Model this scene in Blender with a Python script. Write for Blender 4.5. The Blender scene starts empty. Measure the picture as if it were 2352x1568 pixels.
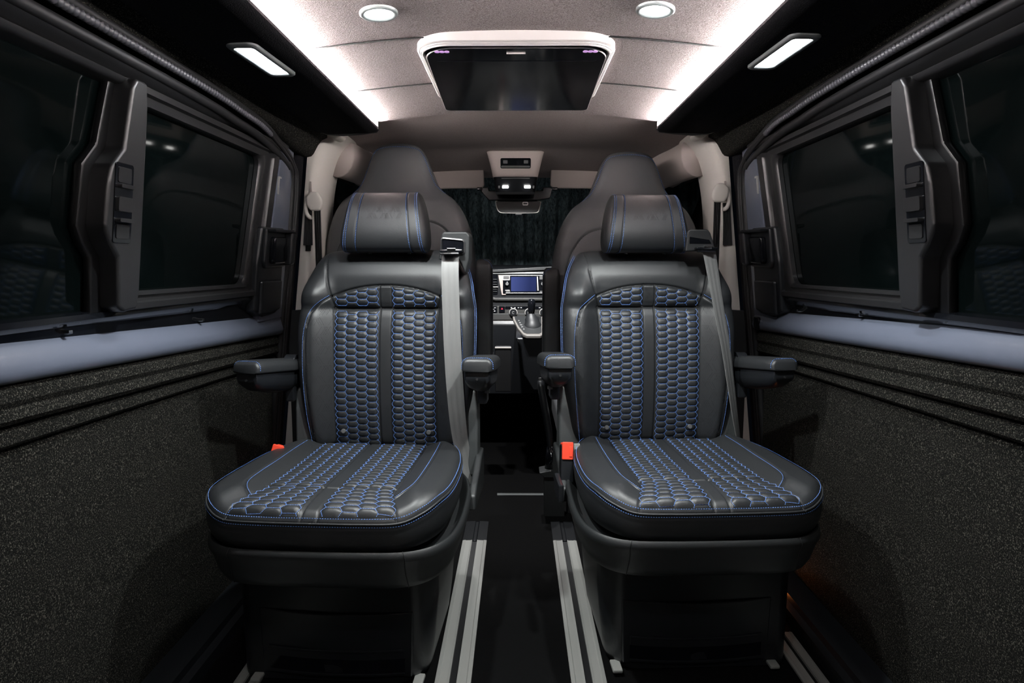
import bpy, bmesh, math, random
import numpy as np
from mathutils import Vector, Matrix
random.seed(4); rng = np.random.default_rng(4)
S = bpy.context.scene
COL = S.collection
R = math.radians

# ------------------------------------------------------------ camera, world, exposure
cam_data = bpy.data.cameras.new('camera'); cam = bpy.data.objects.new('camera', cam_data); COL.objects.link(cam)
cam.location = (0, 0, .97)
PITCH = math.atan(174/1487); YAW = math.atan(12/1487)
cam.rotation_euler = (math.pi/2-PITCH, 0, YAW)
cam_data.sensor_width = 36; cam_data.lens = 36*1487/2352
cam_data.clip_start = .02
S.camera = cam
w = bpy.data.worlds.new('night'); S.world = w; w.use_nodes = True
w.node_tree.nodes['Background'].inputs[0].default_value = (.01, .013, .02, 1)
w.node_tree.nodes['Background'].inputs[1].default_value = .1
S.view_settings.view_transform = 'Standard'; S.view_settings.look = 'None'
S.view_settings.exposure = 0; S.view_settings.gamma = 1; S.view_settings.use_curve_mapping = False
LED_STRIP = 260.0; SPOT = 25.0; READ = 95.0; CABLAMP = 9.0; BEAM = 46.0; BEAM_REAR = 6.0; CABBEAM = 30.0

# ------------------------------------------------------------ materials
def mat(name, color, rough=.5, metal=0, spec=.5, bump=None, coat=0, emit=None, estr=0, noise=None, trans=0, sheen=0):
    m = bpy.data.materials.new(name); m.use_nodes = True; nt = m.node_tree; b = nt.nodes['Principled BSDF']
    b.inputs['Base Color'].default_value = (*color, 1); b.inputs['Roughness'].default_value = rough
    b.inputs['Metallic'].default_value = metal; b.inputs['Specular IOR Level'].default_value = spec
    b.inputs['Coat Weight'].default_value = coat; b.inputs['Coat Roughness'].default_value = .08
    b.inputs['Transmission Weight'].default_value = trans
    b.inputs['Sheen Weight'].default_value = sheen
    if emit:
        b.inputs['Emission Color'].default_value = (*emit, 1); b.inputs['Emission Strength'].default_value = estr
    tc = nt.nodes.new('ShaderNodeTexCoord')
    if noise:      # (scale, colour2, lo, hi, detail)
        n = nt.nodes.new('ShaderNodeTexNoise'); n.inputs['Scale'].default_value = noise[0]; n.inputs['Detail'].default_value = noise[4]
        n.inputs['Roughness'].default_value = .75
        nt.links.new(tc.outputs['Object'], n.inputs['Vector'])
        r = nt.nodes.new('ShaderNodeValToRGB')
        r.color_ramp.elements[0].position = noise[2]; r.color_ramp.elements[1].position = noise[3]
        r.color_ramp.elements[0].color = (*color, 1); r.color_ramp.elements[1].color = (*noise[1], 1)
        nt.links.new(n.outputs['Fac'], r.inputs['Fac']); nt.links.new(r.outputs['Color'], b.inputs['Base Color'])
    if bump:       # (scale, strength, distance, detail)
        n2 = nt.nodes.new('ShaderNodeTexNoise'); n2.inputs['Scale'].default_value = bump[0]; n2.inputs['Detail'].default_value = bump[3]
        nt.links.new(tc.outputs['Object'], n2.inputs['Vector'])
        bp = nt.nodes.new('ShaderNodeBump'); bp.inputs['Strength'].default_value = bump[1]; bp.inputs['Distance'].default_value = bump[2]
        nt.links.new(n2.outputs['Fac'], bp.inputs['Height']); nt.links.new(bp.outputs['Normal'], b.inputs['Normal'])
    return m
M = {}
M['leather'] = mat('black_leather', (.0158, .017, .0186), .47, spec=.45, bump=(520, .12, .001, 2))
M['cab_leather'] = mat('cab_leather', (.082, .084, .089), .42, spec=.5, bump=(420, .2, .001, 3))
M['thread'] = mat('blue_thread', (.12, .25, .64), .6)
M['plastic'] = mat('black_plastic', (.009, .010, .012), .36, spec=.5, bump=(700, .3, .0006, 2))
M['grey_plastic'] = mat('charcoal_plastic', (.017, .0185, .0195), .46, spec=.5, bump=(800, .3, .0006, 2))
M['gloss'] = mat('gloss_black', (.004, .0045, .006), .12, spec=.5)
M['frame'] = mat('window_frame_plastic', (.013, .013, .014), .36, spec=.6, bump=(500, .15, .0005, 2))
M['rubber'] = mat('black_rubber', (.008, .008, .009), .55)
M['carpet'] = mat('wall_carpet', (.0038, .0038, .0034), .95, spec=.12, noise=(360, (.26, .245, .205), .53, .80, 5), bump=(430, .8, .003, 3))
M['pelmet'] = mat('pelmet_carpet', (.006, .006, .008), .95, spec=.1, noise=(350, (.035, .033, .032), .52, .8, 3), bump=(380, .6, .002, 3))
M['felt'] = mat('ceiling_felt', (.12, .098, .096), .95, spec=.1, noise=(380, (.52, .455, .45), .33, .72, 4), bump=(420, .35, .003, 4))
M['cabfelt'] = mat('cab_headliner', (.24, .20, .195), .95, spec=.1, noise=(400, (.34, .29, .28), .35, .65, 3))
M['floor'] = mat('floor_carpet', (.0022, .0022, .0024), .9, spec=.1, bump=(300, .4, .002, 3))
M['paint'] = mat('blue_grey_paint', (.102, .116, .156), .38, spec=.5, coat=.6)
M['trim'] = mat('beige_grey_trim', (.68, .635, .585), .6, spec=.3)
M['pinktrim'] = mat('cab_trim', (.42, .36, .335), .6, spec=.3)
M['alu'] = mat('aluminium', (.40, .40, .38), .42, metal=.2)
M['silver'] = mat('silver_bezel', (.62, .58, .57), .32, metal=.45)
M['chrome'] = mat('chrome', (.8, .8, .8), .12, metal=1)
M['glass'] = mat('tinted_glass', (.0020, .0036, .0036), .05, spec=.11, trans=.25)
M['screen'] = mat('dark_screen', (.004, .005, .007), .10, spec=.35)
M['led'] = mat('led_white', (1, 1, 1), .5, emit=(1, .945, .925), estr=LED_STRIP)
M['spot'] = mat('downlight_white', (1, 1, 1), .5, emit=(.93, 1, .99), estr=SPOT)
M['read'] = mat('reading_light_white', (1, 1, 1), .5, emit=(.93, .96, 1), estr=READ)
M['cablamp'] = mat('cab_lamp', (1, 1, 1), .5, emit=(1, .99, .95), estr=CABLAMP)
M['purple'] = mat('infrared_emitter', (.3, .15, .35), .3, emit=(.62, .36, .72), estr=.75)
M['redled'] = mat('hazard_symbol', (.5, .02, .05), .4, emit=(1, .04, .1), estr=.5)
M['seal_dark'] = mat('dark_window_seal', (.0035, .0035, .004), .35)
M['cup'] = mat('dark_cup', (.016, .016, .017), .25)
M['shield_grey'] = mat('shield_grey_plastic', (.05, .054, .055), .5, bump=(800, .2, .0006, 2))
M['amber'] = mat('amber_step_lamp', (.5, .2, .05), .5, emit=(1, .28, .06), estr=30)
M['console_trim'] = mat('console_frame_grey', (.16, .15, .14), .4)
M['red'] = mat('red_buckle', (.85, .07, .035), .35)
M['belt'] = mat('seat_belt_webbing', (.15, .15, .148), .5, spec=.6, bump=(900, .4, .0008, 2))
M['beltdark'] = mat('cab_belt_webbing', (.02, .02, .02), .5)
M['lamprim'] = mat('lamp_rim', (.14, .15, .15), .45)
M['whiterim'] = mat('downlight_rim', (.35, .38, .38), .3, metal=.3)
M['seal'] = mat('ribbed_seal', (.065, .065, .075), .4, spec=.6)
M['yellow'] = mat('yellow_sticker', (.75, .6, .03), .5)
M['paper'] = mat('sticker_paper', (.6, .58, .55), .6)
M['grey_btn'] = mat('switch_grey', (.10, .10, .10), .4)
M['mark'] = mat('pale_marking', (.5, .5, .5), .5)
M['curtain'] = mat('windscreen_curtain', (.03, .045, .05), .9, spec=.2, noise=(90, (.42, .56, .60), .34, .72, 5), bump=(150, .2, .004, 4))
_n = M['curtain'].node_tree; _t = next(n for n in _n.nodes if n.type == 'TEX_COORD'); _mp = _n.nodes.new('ShaderNodeMapping'); _mp.inputs['Scale'].default_value = (1, 1, .25)
_n.links.new(_t.outputs['Object'], _mp.inputs[0])
for _x in [n for n in _n.nodes if n.type == 'TEX_NOISE']: _n.links.new(_mp.outputs[0], _x.inputs['Vector'])
M['dash_grey'] = mat('dash_grey_plastic', (.05, .05, .048), .45, spec=.5)
M['edging'] = mat('satin_edging', (.62, .60, .58), .35, metal=.15)
M['navscreen'] = m_ = mat('radio_screen', (.01, .015, .05), .08, emit=(.05, .09, .35), estr=.16)
nt = m_.node_tree; tc_ = nt.nodes.new('ShaderNodeTexCoord'); sp_ = nt.nodes.new('ShaderNodeSeparateXYZ'); rp_ = nt.nodes.new('ShaderNodeValToRGB')
nt.links.new(tc_.outputs['Generated'], sp_.inputs[0]); nt.links.new(sp_.outputs['X'], rp_.inputs[0])
rp_.color_ramp.elements[0].color = (.20, .26, .75, 1); rp_.color_ramp.elements[1].color = (.012, .012, .05, 1); rp_.color_ramp.elements[1].position = .75
nt.links.new(rp_.outputs[0], nt.nodes['Principled BSDF'].inputs['Emission Color']); nt.nodes['Principled BSDF'].inputs['Emission Strength'].default_value = .22

# ------------------------------------------------------------ mesh helpers
def link(name, me, m, parent=None, smooth=35):
    if m is not None: me.materials.append(M[m] if isinstance(m, str) else m)
    if smooth:
        me.polygons.foreach_set('use_smooth', [True]*len(me.polygons))
        me.set_sharp_from_angle(angle=R(smooth))
    o = bpy.data.objects.new(name, me); COL.objects.link(o)
    if parent: o.parent = parent
    if smooth and smooth <= 50 and len(me.vertices) < 6000:
        wn = o.modifiers.new('weighted_normals', 'WEIGHTED_NORMAL'); wn.keep_sharp = True; wn.weight = 90
    return o
def tag(o, label=None, cat=None, group=None, kind=None):
    if label: o['label'] = label
    if cat: o['category'] = cat
    if group: o['group'] = group
    if kind: o['kind'] = kind
    return o
def empty(name, loc, rz=0, **k):
    o = bpy.data.objects.new(name, None); COL.objects.link(o); o.location = loc; o.rotation_euler = (0, 0, rz)
    o.empty_display_size = .05
    return tag(o, **k)
class MB:
    def __init__(s): s.v = []; s.f = []
    def add(s, vs, fs):
        n = len(s.v); s.v += [tuple(map(float, p)) for p in vs]; s.f += [tuple(i+n for i in f) for f in fs]; return s
    def bm(s, bm):
        bm.verts.index_update(); return s.add([v.co for v in bm.verts], [[v.index for v in f.verts] for f in bm.faces])
    def box(s, x0, x1, y0, y1, z0, z1, r=0, seg=2, rot=None, piv=None):
        bm = bmesh.new(); bmesh.ops.create_cube(bm, size=1)
        for v in bm.verts:
            v.co = Vector((x0+(v.co.x+.5)*(x1-x0), y0+(v.co.y+.5)*(y1-y0), z0+(v.co.z+.5)*(z1-z0)))
        if r: bmesh.ops.bevel(bm, geom=list(bm.edges), offset=r, segments=seg, affect='EDGES', profile=.5)
        if rot:
            pv = Vector(piv or ((x0+x1)/2, (y0+y1)/2, (z0+z1)/2))
            for v in bm.verts: v.co = rot @ (v.co-pv)+pv
        s.bm(bm); bm.free(); return s
    def prism(s, pts, fn, t0, t1, r=0, seg=2):
        """closed 2d outline extruded from t0 to t1; fn(a,b,t)->xyz"""
        bm = bmesh.new()
        vs = [bm.verts.new((a, b, t0)) for a, b in pts]; f = bm.faces.new(vs)
        ex = bmesh.ops.extrude_face_region(bm, geom=[f])
        for e in ex['geom']:
            if isinstance(e, bmesh.types.BMVert): e.co.z = t1
        bmesh.ops.recalc_face_normals(bm, faces=bm.faces)
        if r: bmesh.ops.bevel(bm, geom=list(bm.edges), offset=r, segments=seg, affect='EDGES', profile=.5, clamp_overlap=True)
        for v in bm.verts: v.co = Vector(fn(*v.co))
        bmesh.ops.recalc_face_normals(bm, faces=bm.faces)
        s.bm(bm); bm.free(); return s
    def loft(s, rings, cap=True, closed=True):
        n = len(rings[0]); vs = [p for r in rings for p in r]; fs = []
        for i in range(len(rings)-1):
            for j in range(n if closed else n-1):
                k = (j+1) % n; fs.append((i*n+j, i*n+k, (i+1)*n+k, (i+1)*n+j))
        if cap and closed:
            fs.append(tuple(range(n-1, -1, -1))); fs.append(tuple((len(rings)-1)*n+j for j in range(n)))
        return s.add(vs, fs)
    def tube(s, path, rad, n=10, cap=True, flat=None):
        rings = []; P = [Vector(p) for p in path]; side0 = None
        for i, p in enumerate(P):
            t = (P[min(i+1, len(P)-1)]-P[max(i-1, 0)]).normalized()
            if side0 is None: side0 = t.cross(Vector((0, 0, 1)) if abs(t.z) < .9 else Vector((1, 0, 0))).normalized()
            side0 = (side0-t*side0.dot(t)).normalized(); u = t.cross(side0)
            ra = rad[i] if hasattr(rad, '__len__') else rad
            rings.append([p+side0*math.cos(a)*ra*(flat or 1)+u*math.sin(a)*ra for a in [2*math.pi*k/n for k in range(n)]])
        return s.loft(rings, cap)
    def cyl(s, c, ax, rad, h, n=24, r=0):
        """solid disc/cylinder centre c, along axis ax, with optional rounded rim"""
        ax = Vector(ax).normalized(); c = Vector(c)
        prof = [(-h/2, rad)] + [(h/2, rad)] if not r else [(-h/2, rad), (h/2-r, rad), (h/2-.3*r, rad-.3*r), (h/2, rad-r)]
        a = ax.cross(Vector((0, 0, 1)) if abs(ax.z) < .9 else Vector((1, 0, 0))).normalized(); b = ax.cross(a)
        return s.loft([[c+ax*t+(a*math.cos(q)+b*math.sin(q))*rr for q in [2*math.pi*k/n for k in range(n)]] for t, rr in prof])
    def grid(s, fn, U, V):
        vs = [fn(u, v) for u in U for v in V]; nv = len(V)
        return s.add(vs, [(i*nv+j, (i+1)*nv+j, (i+1)*nv+j+1, i*nv+j+1) for i in range(len(U)-1) for j in range(nv-1)])
    def ring(s, loops, fn):
        """loops of equal count in 2d with thickness: list of (pts2d, t); consecutive loops joined and closed round"""
        rs = [[fn(a, b, t) for a, b in pts] for pts, t in loops]; rs.append(rs[0])
        return s.loft(rs, cap=False)
    def build(s, name, m, parent=None, smooth=35, fix=True):
        me = bpy.data.meshes.new(name); me.from_pydata(s.v, [], s.f)
        if fix:
            bm = bmesh.new(); bm.from_mesh(me); bmesh.ops.recalc_face_normals(bm, faces=bm.faces); bm.to_mesh(me); bm.free()
        me.update()
        return link(name, me, m, parent, smooth)
def rrect(x0, x1, y0, y1, r, n=6, rs=None):
    rs = rs or [r]*4; out = []
    for (cx, cy, a0), q in zip([(x1, y1, 0), (x0, y1, 90), (x0, y0, 180), (x1, y0, 270)], rs):
        ox = cx-math.copysign(q, cx-(x0+x1)/2); oy = cy-math.copysign(q, cy-(y0+y1)/2)
        for k in range(n+1):
            a = R(a0+90*k/n); out.append((ox+q*math.cos(a), oy+q*math.sin(a)))
    return out
def catmull(P, n, closed=True):
    P = np.array(P, float); m = len(P); out = []
    rngi = range(m if closed else m-1)
    for i in rngi:
        if closed: p0, p1, p2, p3 = P[(i-1) % m], P[i], P[(i+1) % m], P[(i+2) % m]
        else: p0, p1, p2, p3 = P[max(i-1, 0)], P[i], P[i+1], P[min(i+2, m-1)]
        for k in range(n):
            t = k/n
            out.append(.5*((2*p1)+(-p0+p2)*t+(2*p0-5*p1+4*p2-p3)*t*t+(-p0+3*p1-3*p2+p3)*t**3))
    if not closed: out.append(P[-1])
    return np.array(out)
def resample(P, n, closed=True):
    P = np.array(P, float)
    if closed: P = np.vstack([P, P[:1]])
    d = np.r_[0, np.cumsum(np.linalg.norm(np.diff(P, axis=0), axis=1))]
    t = np.linspace(0, d[-1], n+1 if closed else n)
    Q = np.stack([np.interp(t, d, P[:, k]) for k in range(P.shape[1])], 1)
    return Q[:-1] if closed else Q
def sstep(x, a, b):
    t = np.clip((x-a)/(b-a), 0, 1); return t*t*(3-2*t)
def polydist(A, B, line):
    d = np.full(np.shape(A), 9.)
    L = np.array(line)
    for (x0, y0), (x1, y1) in zip(L[:-1], L[1:]):
        dx, dy = x1-x0, y1-y0; q = dx*dx+dy*dy+1e-12
        t = np.clip(((A-x0)*dx+(B-y0)*dy)/q, 0, 1)
        d = np.minimum(d, np.hypot(A-x0-t*dx, B-y0-t*dy))
    return d
def mirror(line): return [(-a, b) for a, b in line]

def pillow(name, outline, centre, P, D, roll, thick, back, m, parent, grooves=(), nseg=360, dr=.0032, side=None, seamname='seam'):
    """padded body: outline (a,b), front depth D(a,b), edges rolled over, sides and back; P(a,b,d)->xyz arrays"""
    O = resample(outline, nseg); c = np.array(centre); V = O-c; Ln = np.linalg.norm(V, axis=1).mean()
    N = int((Ln-roll)/dr)
    rs = list(np.linspace(.04, 1-roll/Ln, N)) + [1-roll/Ln*(1-math.sin(q)) for q in np.linspace(0, math.pi/2, 13)[1:]]
    pts = []; E2 = resample(outline, 200); E2 = np.vstack([E2, E2[:1]])
    def DR(A, B, lift=0):
        e = np.clip(polydist(A, B, E2), 0, roll); return D(A, B)-roll*(1-np.sqrt(np.clip(1-(1-e/roll)**2, 0, 1)))+lift
    for r in rs:
        A = c[0]+V[:, 0]*r; B = c[1]+V[:, 1]*r
        d = DR(A, B)
        for line, dep, wid in grooves:
            q = polydist(A, B, line); d = d-dep*np.exp(-(q/wid)**2)+dep*.35*np.exp(-((q-wid*3)/(wid*2.2))**2)*0
        pts.append(np.stack(P(A, B, d), 1))
    # side & back
    A, B = O[:, 0], O[:, 1]; base = D(A, B)-roll
    for t, sc in (side or [(.3, 1.0), (.7, .995), (.92, .975), (1, .93)]):
        pts.append(np.stack(P(c[0]+V[:, 0]*sc, c[1]+V[:, 1]*sc, base+(back-base)*t), 1))
    mb = MB(); mb.loft([list(map(tuple, r)) for r in pts], cap=True)
    o = mb.build(name, m, parent, smooth=50)
    if seamname:
        sm = MB()
        for line, dep, wid in grooves:
            L = np.array(line, float); L = catmull(L, 6, closed=False) if len(L) > 2 else resample(np.vstack([L, L[:0]]), 60, closed=False)
            keep = polydist(L[:, 0], L[:, 1], E2) > .002; L = L[keep]
            if len(L) > 2: sm.tube(list(zip(*P(L[:, 0], L[:, 1], DR(L[:, 0], L[:, 1])-dep+.0006))), .0010, n=6)
        sm.build(seamname, 'rubber', o, smooth=180)
    return o, DR

def grain(mb, p0, p1, n, rad=.0006):
    """one stitch: a rice-grain of thread lying along p0-p1"""
    p0 = Vector(p0); p1 = Vector(p1); t = (p1-p0); 
    if t.length < 1e-6: return
    n = Vector(n).normalized(); s = t.cross(n).normalized()*rad; u = n*rad; c = (p0+p1)/2
    mb.add([p0, p0.lerp(p1, .2)+s, p0.lerp(p1, .2)+u, p0.lerp(p1, .2)-s, p0.lerp(p1, .8)+s, p0.lerp(p1, .8)+u, p0.lerp(p1, .8)-s, p1],
           [(0, 1, 2), (0, 2, 3), (1, 4, 5, 2), (2, 5, 6, 3), (4, 7, 5), (5, 7, 6)])
def stitch(mb, pts3, nrm, pitch=.0036, fill=.68, rad=.0006):
    P = np.array(pts3, float); d = np.r_[0, np.cumsum(np.linalg.norm(np.diff(P, axis=0), axis=1))]
    n = max(1, int(round(d[-1]/pitch))); q = d[-1]/n
    for i in range(n):
        a, b = (i+.5-fill/2)*q, (i+.5+fill/2)*q
        pa = [np.interp(a, d, P[:, k]) for k in range(3)]; pb = [np.interp(b, d, P[:, k]) for k in range(3)]
        grain(mb, pa, pb, nrm, rad)

HEXW, HEXF, HEXP = .0345, .0225, .0285
def hexfield(A, B, H, ox, oy):
    """pillow height 0..1 of stretched hexagons (flat top and bottom)"""
    k = (HEXW-HEXF)/2/(H/2); best = np.full(np.shape(A), 9.)
    ci = np.floor((A-ox)/HEXP+.5)
    for di in (-1, 0, 1):
        i = ci+di; off = np.where(np.mod(i, 2) == 1, .5, 0)
        cj = np.floor((B-oy)/H-off+.5)
        for dj in (-1, 0, 1):
            j = cj+dj
            dx = np.abs(A-ox-i*HEXP); dy = np.abs(B-oy-(j+off)*H)
            best = np.minimum(best, np.maximum(dy/(H/2), (dx+k*dy)/(HEXW/2)))
    return 1-np.clip(best, 0, 1)**3.2
def hexedges(a0, a1, b0, b1, H, ox, oy):
    E = {}
    for i in range(int((a0-ox)/HEXP)-2, int((a1-ox)/HEXP)+3):
        off = .5 if i % 2 else 0
        for j in range(int((b0-oy)/H)-2, int((b1-oy)/H)+3):
            x, y = ox+i*HEXP, oy+(j+off)*H
            c = [(x+HEXW/2, y), (x+HEXF/2, y+H/2), (x-HEXF/2, y+H/2), (x-HEXW/2, y), (x-HEXF/2, y-H/2), (x+HEXF/2, y-H/2)]
            for p, q in zip(c, c[1:]+c[:1]):
                key = (round((p[0]+q[0])*5e3), round((p[1]+q[1])*5e3)); E.setdefault(key, (p, q))
    return list(E.values())
def quilt(name, a0, a1, lo, hi, H, ox, oy, P, D, nrm, parent, lift=.004, amp=.0035, step=.0016, m='leather', stname='stitching', sink=None):
    """quilted leather panel with raised hexagon pillows between a0..a1 and lo(a)..hi(a), plus its blue stitching"""
    na = int((a1-a0)/step); aa = np.linspace(a0, a1, na)
    nb = int((np.max(hi(aa))-np.min(lo(aa)))/step); vv = np.linspace(0, 1, nb)
    A = np.repeat(aa[:, None], nb, 1); B = lo(A)+(hi(A)-lo(A))*vv[None, :]
    def height(A, B, e):
        rim = 1-np.exp(-e/.0028)
        return -.006+rim*(lift+.006)+rim*amp*hexfield(A, B, H, ox, oy)
    e = np.minimum(np.minimum(A-a0, a1-A), np.minimum(B-lo(A), hi(A)-B)).clip(0)
    d = D(A, B)+height(A, B, e)
    X, Y, Z = P(A, B, d)
    mb = MB(); vs = np.stack([X, Y, Z], -1).reshape(-1, 3)
    mb.add(vs, [(i*nb+j, (i+1)*nb+j, (i+1)*nb+j+1, i*nb+j+1) for i in range(na-1) for j in range(nb-1)])
    q = mb.build(name, m, parent, smooth=80)
    sb = sink
    for p, r in hexedges(a0, a1, float(np.min(lo(aa))), float(np.max(hi(aa))), H, ox, oy):
        n = 6; t = np.linspace(0, 1, n)[:, None]; L = np.array(p)*(1-t)+np.array(r)*t
        ok = (L[:, 0] > a0-.0006) & (L[:, 0] < a1+.0006) & (L[:, 1] > lo(L[:, 0])+.0015) & (L[:, 1] < hi(L[:, 0])-.0015)
        if ok.sum() < 3: continue
        L = L[ok]
        dd = D(L[:, 0], L[:, 1])+lift+.0009
        stitch(sb, np.stack(P(L[:, 0], L[:, 1], dd), 1), nrm, pitch=.0033, fill=.68, rad=.00068)
    return q
def seamstitch(mb, line, off, P, D, nrm, pitch=.0042, rad=.00065, lift=.0006, n=60, closed=False):
    L = catmull(line, 12, closed); 
    if closed: L = np.vstack([L, L[:1]])
    T = np.gradient(L, axis=0); T /= np.linalg.norm(T, axis=1)[:, None]+1e-9
    L = L+np.stack([-T[:, 1], T[:, 0]], 1)*off
    stitch(mb, np.stack(P(L[:, 0], L[:, 1], D(L[:, 0], L[:, 1])+lift), 1), nrm, pitch, rad=rad)

# ------------------------------------------------------------ the van shell
ZS = lambda Y: -.034*(Y-1)                     # belt line falls a little towards the cab
def wx(z, inward=0): return .80-(z-.86)*.115-inward
def side(s):
    """(Y,z,inward) -> point on the inclined side wall, s=-1 left, 1 right"""
    return lambda a, b, t: (s*wx(b, t), a, b)
YB, YF = -1.15, 2.14                            # rear wall, door opening's front end

def structure(o, label): return tag(o, label, kind='structure')

# floor and rear wall
f = MB().box(-.80, .80, YB, 2.66, -.04, 0).build('floor', 'floor'); structure(f, 'near black carpeted floor of the van')
f2 = MB().box(-.80, .80, 2.66, 4.2, -.06, -.012).build('floor', 'floor'); structure(f2, 'black cab floor')
structure(MB().box(-.085, .15, 2.655, 2.672, -.004, .003, r=.001).box(-.085, .15, 2.678, 2.684, -.006, .001).build('trim_1', 'lamprim'), 'thin bright strip across the aisle floor where the cab begins')
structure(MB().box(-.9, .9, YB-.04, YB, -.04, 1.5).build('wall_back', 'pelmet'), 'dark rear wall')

# side walls: carpeted lower door panel, painted sill, black gap, outer skin
for s, nm in ((-1, 'left'), (1, 'right')):
    dz = 0 if s < 0 else .018
    F = side(s)
    root = empty('door_1' if s < 0 else 'door_2', (0, 0, 0))
    structure(root, 'sliding door on the %s side with carpeted panel and blue-grey painted frame' % nm)
    # lower carpet panel, profile in (z, inward) stepped by two long grooves that run to the front
    ys = np.linspace(YB, 2.125, 60)
    def prof(Y, dz=dz):
        top = .787+dz+(.742-.787)*(Y-.97)/1.15
        g1 = .722+(.678-.722)*(Y-.95)/1.17+dz*.3; g2 = .683+(.648-.683)*(Y-.95)/1.17+dz*.3
        return [(top-.0, -.030), (top-.003, .012), (top-.010, .022), ((top+g1)/2+.006, .027), ((top+g1)/2-.004, .022), (g1+.010, .030), (g1+.002, .024), (g1, .006), (g1-.005, .010),
                (g1-.010, .019), ((g1+g2)/2, .021), (g2+.008, .022), (g2+.002, .016), (g2, -.002), (g2-.006, .004), (g2-.014, .010), (.50, .020), (.30, .040), (.12, .052), (.03, .054), (.03, -.02)]
    mb = MB(); mb.loft([[F(Y, z, t) for z, t in prof(Y)] for Y in ys], cap=True)
    mb.build('carpet_panel', 'carpet', root, smooth=30)
    # sill: painted ledge that rolls outwards to the window
    def sill(Y, dz=dz):
        top = .787+dz+(.742-.787)*(Y-.97)/1.15
        q = sstep(Y, 1.93, 2.10)*.02
        return [(top+.001, -.03), (top+.001, .020), (top+.007, .027), (top+.020, .029), (top+.036, .023), (top+.052, .010+q*.4), (top+.064, -.004+q), (top+.069, -.016+q), (top+.069, -.03)]
    mb = MB(); mb.loft([[F(Y, z, t) for z, t in sill(Y)] for Y in np.linspace(YB, 2.150, 60)], cap=True)
    mb.build('painted_sill', 'paint', root, smooth=60)
    # dark channel between sill and window
    mb = MB(); mb.loft([[F(Y, z, t) for z, t in ((.84+ZS(Y)*.9, -.02), (.84+ZS(Y)*.9+dz*.5, -.004), (.862+ZS(Y)*.3, -.002), (.864, .008), (.872, .014), (.882, .010), (.886, -.02))] for Y in np.linspace(YB, 2.10, 40)], cap=True)
    mb.build('lower_channel', 'gloss', root, smooth=40)
    # fixings on the ledge
    for px in ((1.13, 1.62) if s < 0 else (1.19, 1.5, 1.83)):
        z0 = .862+dz-.039*(px-.97)
        MB().box(*sorted((s*wx(z0, -.004), s*wx(z0, .010))), px, px+.010, z0-.006, z0+.001, r=.001).build('sill_clip', 'chrome', root)
    # painted front upright of the door with its black latch housing
    up = MB(); up.loft([[F(Y, z, t) for Y, t in ((2.046+(1.30-z)*-.16, -.02), (2.046+(1.30-z)*-.16, .016), (2.054+(1.30-z)*-.16, .0195), (2.155-(1.33-z)*.01, .019), (2.175, .010), (2.185, -.02))] for z in np.linspace(.80, 1.345, 14)], cap=True)
    up.build('painted_upright', 'paint', root, smooth=50)
    for zc, yc in ((1.22, 2.036), (1.0, 2.000)):
        MB().prism([(yc, zc-.030), (yc+.006, zc-.030), (yc+.006, zc+.018), (yc+.020, zc+.018), (yc+.020, zc+.024), (yc, zc+.024)], F, .017, .0225, r=.0008).build('retaining_clip', 'alu', root)
    hs = MB(); hs.prism([(1.930, 1.085), (2.110, 1.090), (2.120, 1.05), (2.118, .84), (2.09, .818), (1.98, .812), (1.915, .835), (1.912, .98)], F, -.01, .024, r=.008, seg=3)
    hs.prism([(1.935, 1.080), (2.115, 1.085), (2.122, 1.07), (2.122, 1.0), (2.11, .968), (1.95, .962), (1.935, .98)], F, .020, .036, r=.006, seg=3)
    hs.prism([(2.085, 1.075), (2.122, 1.075), (2.122, .975), (2.085, .97)], F, .03, .062, r=.008, seg=3)
    hs.prism([(1.935, .925), (2.10, .925), (2.10, .83), (2.02, .818), (1.94, .822)], F, .018, .034, r=.010, seg=3)
    h = hs.build('latch_housing', 'plastic', root, smooth=40)
    MB().prism([(1.962, 1.055), (2.06, 1.060), (2.072, 1.05), (2.072, .99), (2.06, .978), (1.97, .975), (1.962, .985)], F, .034, .054, r=.012, seg=4).build('release_lever', 'gloss', h, smooth=60)
    MB().prism([(1.938, 1.078), (2.110, 1.083), (2.118, 1.074), (1.942, 1.068)], F, .036, .060, r=.004, seg=2).build('housing_lip', 'plastic', h)
    # outer skin closing the wall
    MB().prism([(YB, -.04), (2.2, -.04), (2.2, .86), (YB, .86)], F, -.06, -.03).build('outer_skin', 'rubber', root)
    MB().prism([(YB, 1.30), (2.2, 1.30), (2.2, 1.50), (YB, 1.50)], F, -.06, -.022).build('outer_skin', 'rubber', root)
    MB().prism([(2.03, .84), (2.25, .84), (2.25, 1.32), (2.03, 1.32)], F, -.06, -.022).build('outer_skin', 'rubber', root)
    if s > 0: MB().prism(rrect(2.085, 2.135, .765, .805, .014), F, .020, .030, r=.004).build('sill_pocket', 'gloss', root, smooth=60)

    # window: fixed rear pane, framed sliding pane with its latch bar
    wroot = empty('window_1' if s < 0 else 'window_2', (0, 0, 0))
    structure(wroot, 'dark tinted sliding window on the %s side with black frame and pinch latch' % nm)
    MB().prism([(YB, .865), (1.26, .865), (1.26, 1.33), (YB, 1.33)], F, -.020, -.015).build('rear_pane', 'glass', wroot)
    MB().prism(rrect(1.26, 1.96, .875, 1.325, .02), F, -.012, -.007).build('sliding_pane', 'glass', wroot)
    # sliding frame ring
    out = rrect(1.245, 2.042, .880, 1.322, .018, n=8); inn = rrect(1.316, 1.918, .918, 1.283, .030, n=8)
    shear = lambda L: [(a-(1.30-b)*.16*min(1, max(0, (a-1.35)/.5)), b) for a, b in L]
    out = shear(out); inn = shear(inn)
    def mix(q): return [(a[0]*(1-q)+b[0]*q, a[1]*(1-q)+b[1]*q) for a, b in zip(out, inn)]
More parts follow.
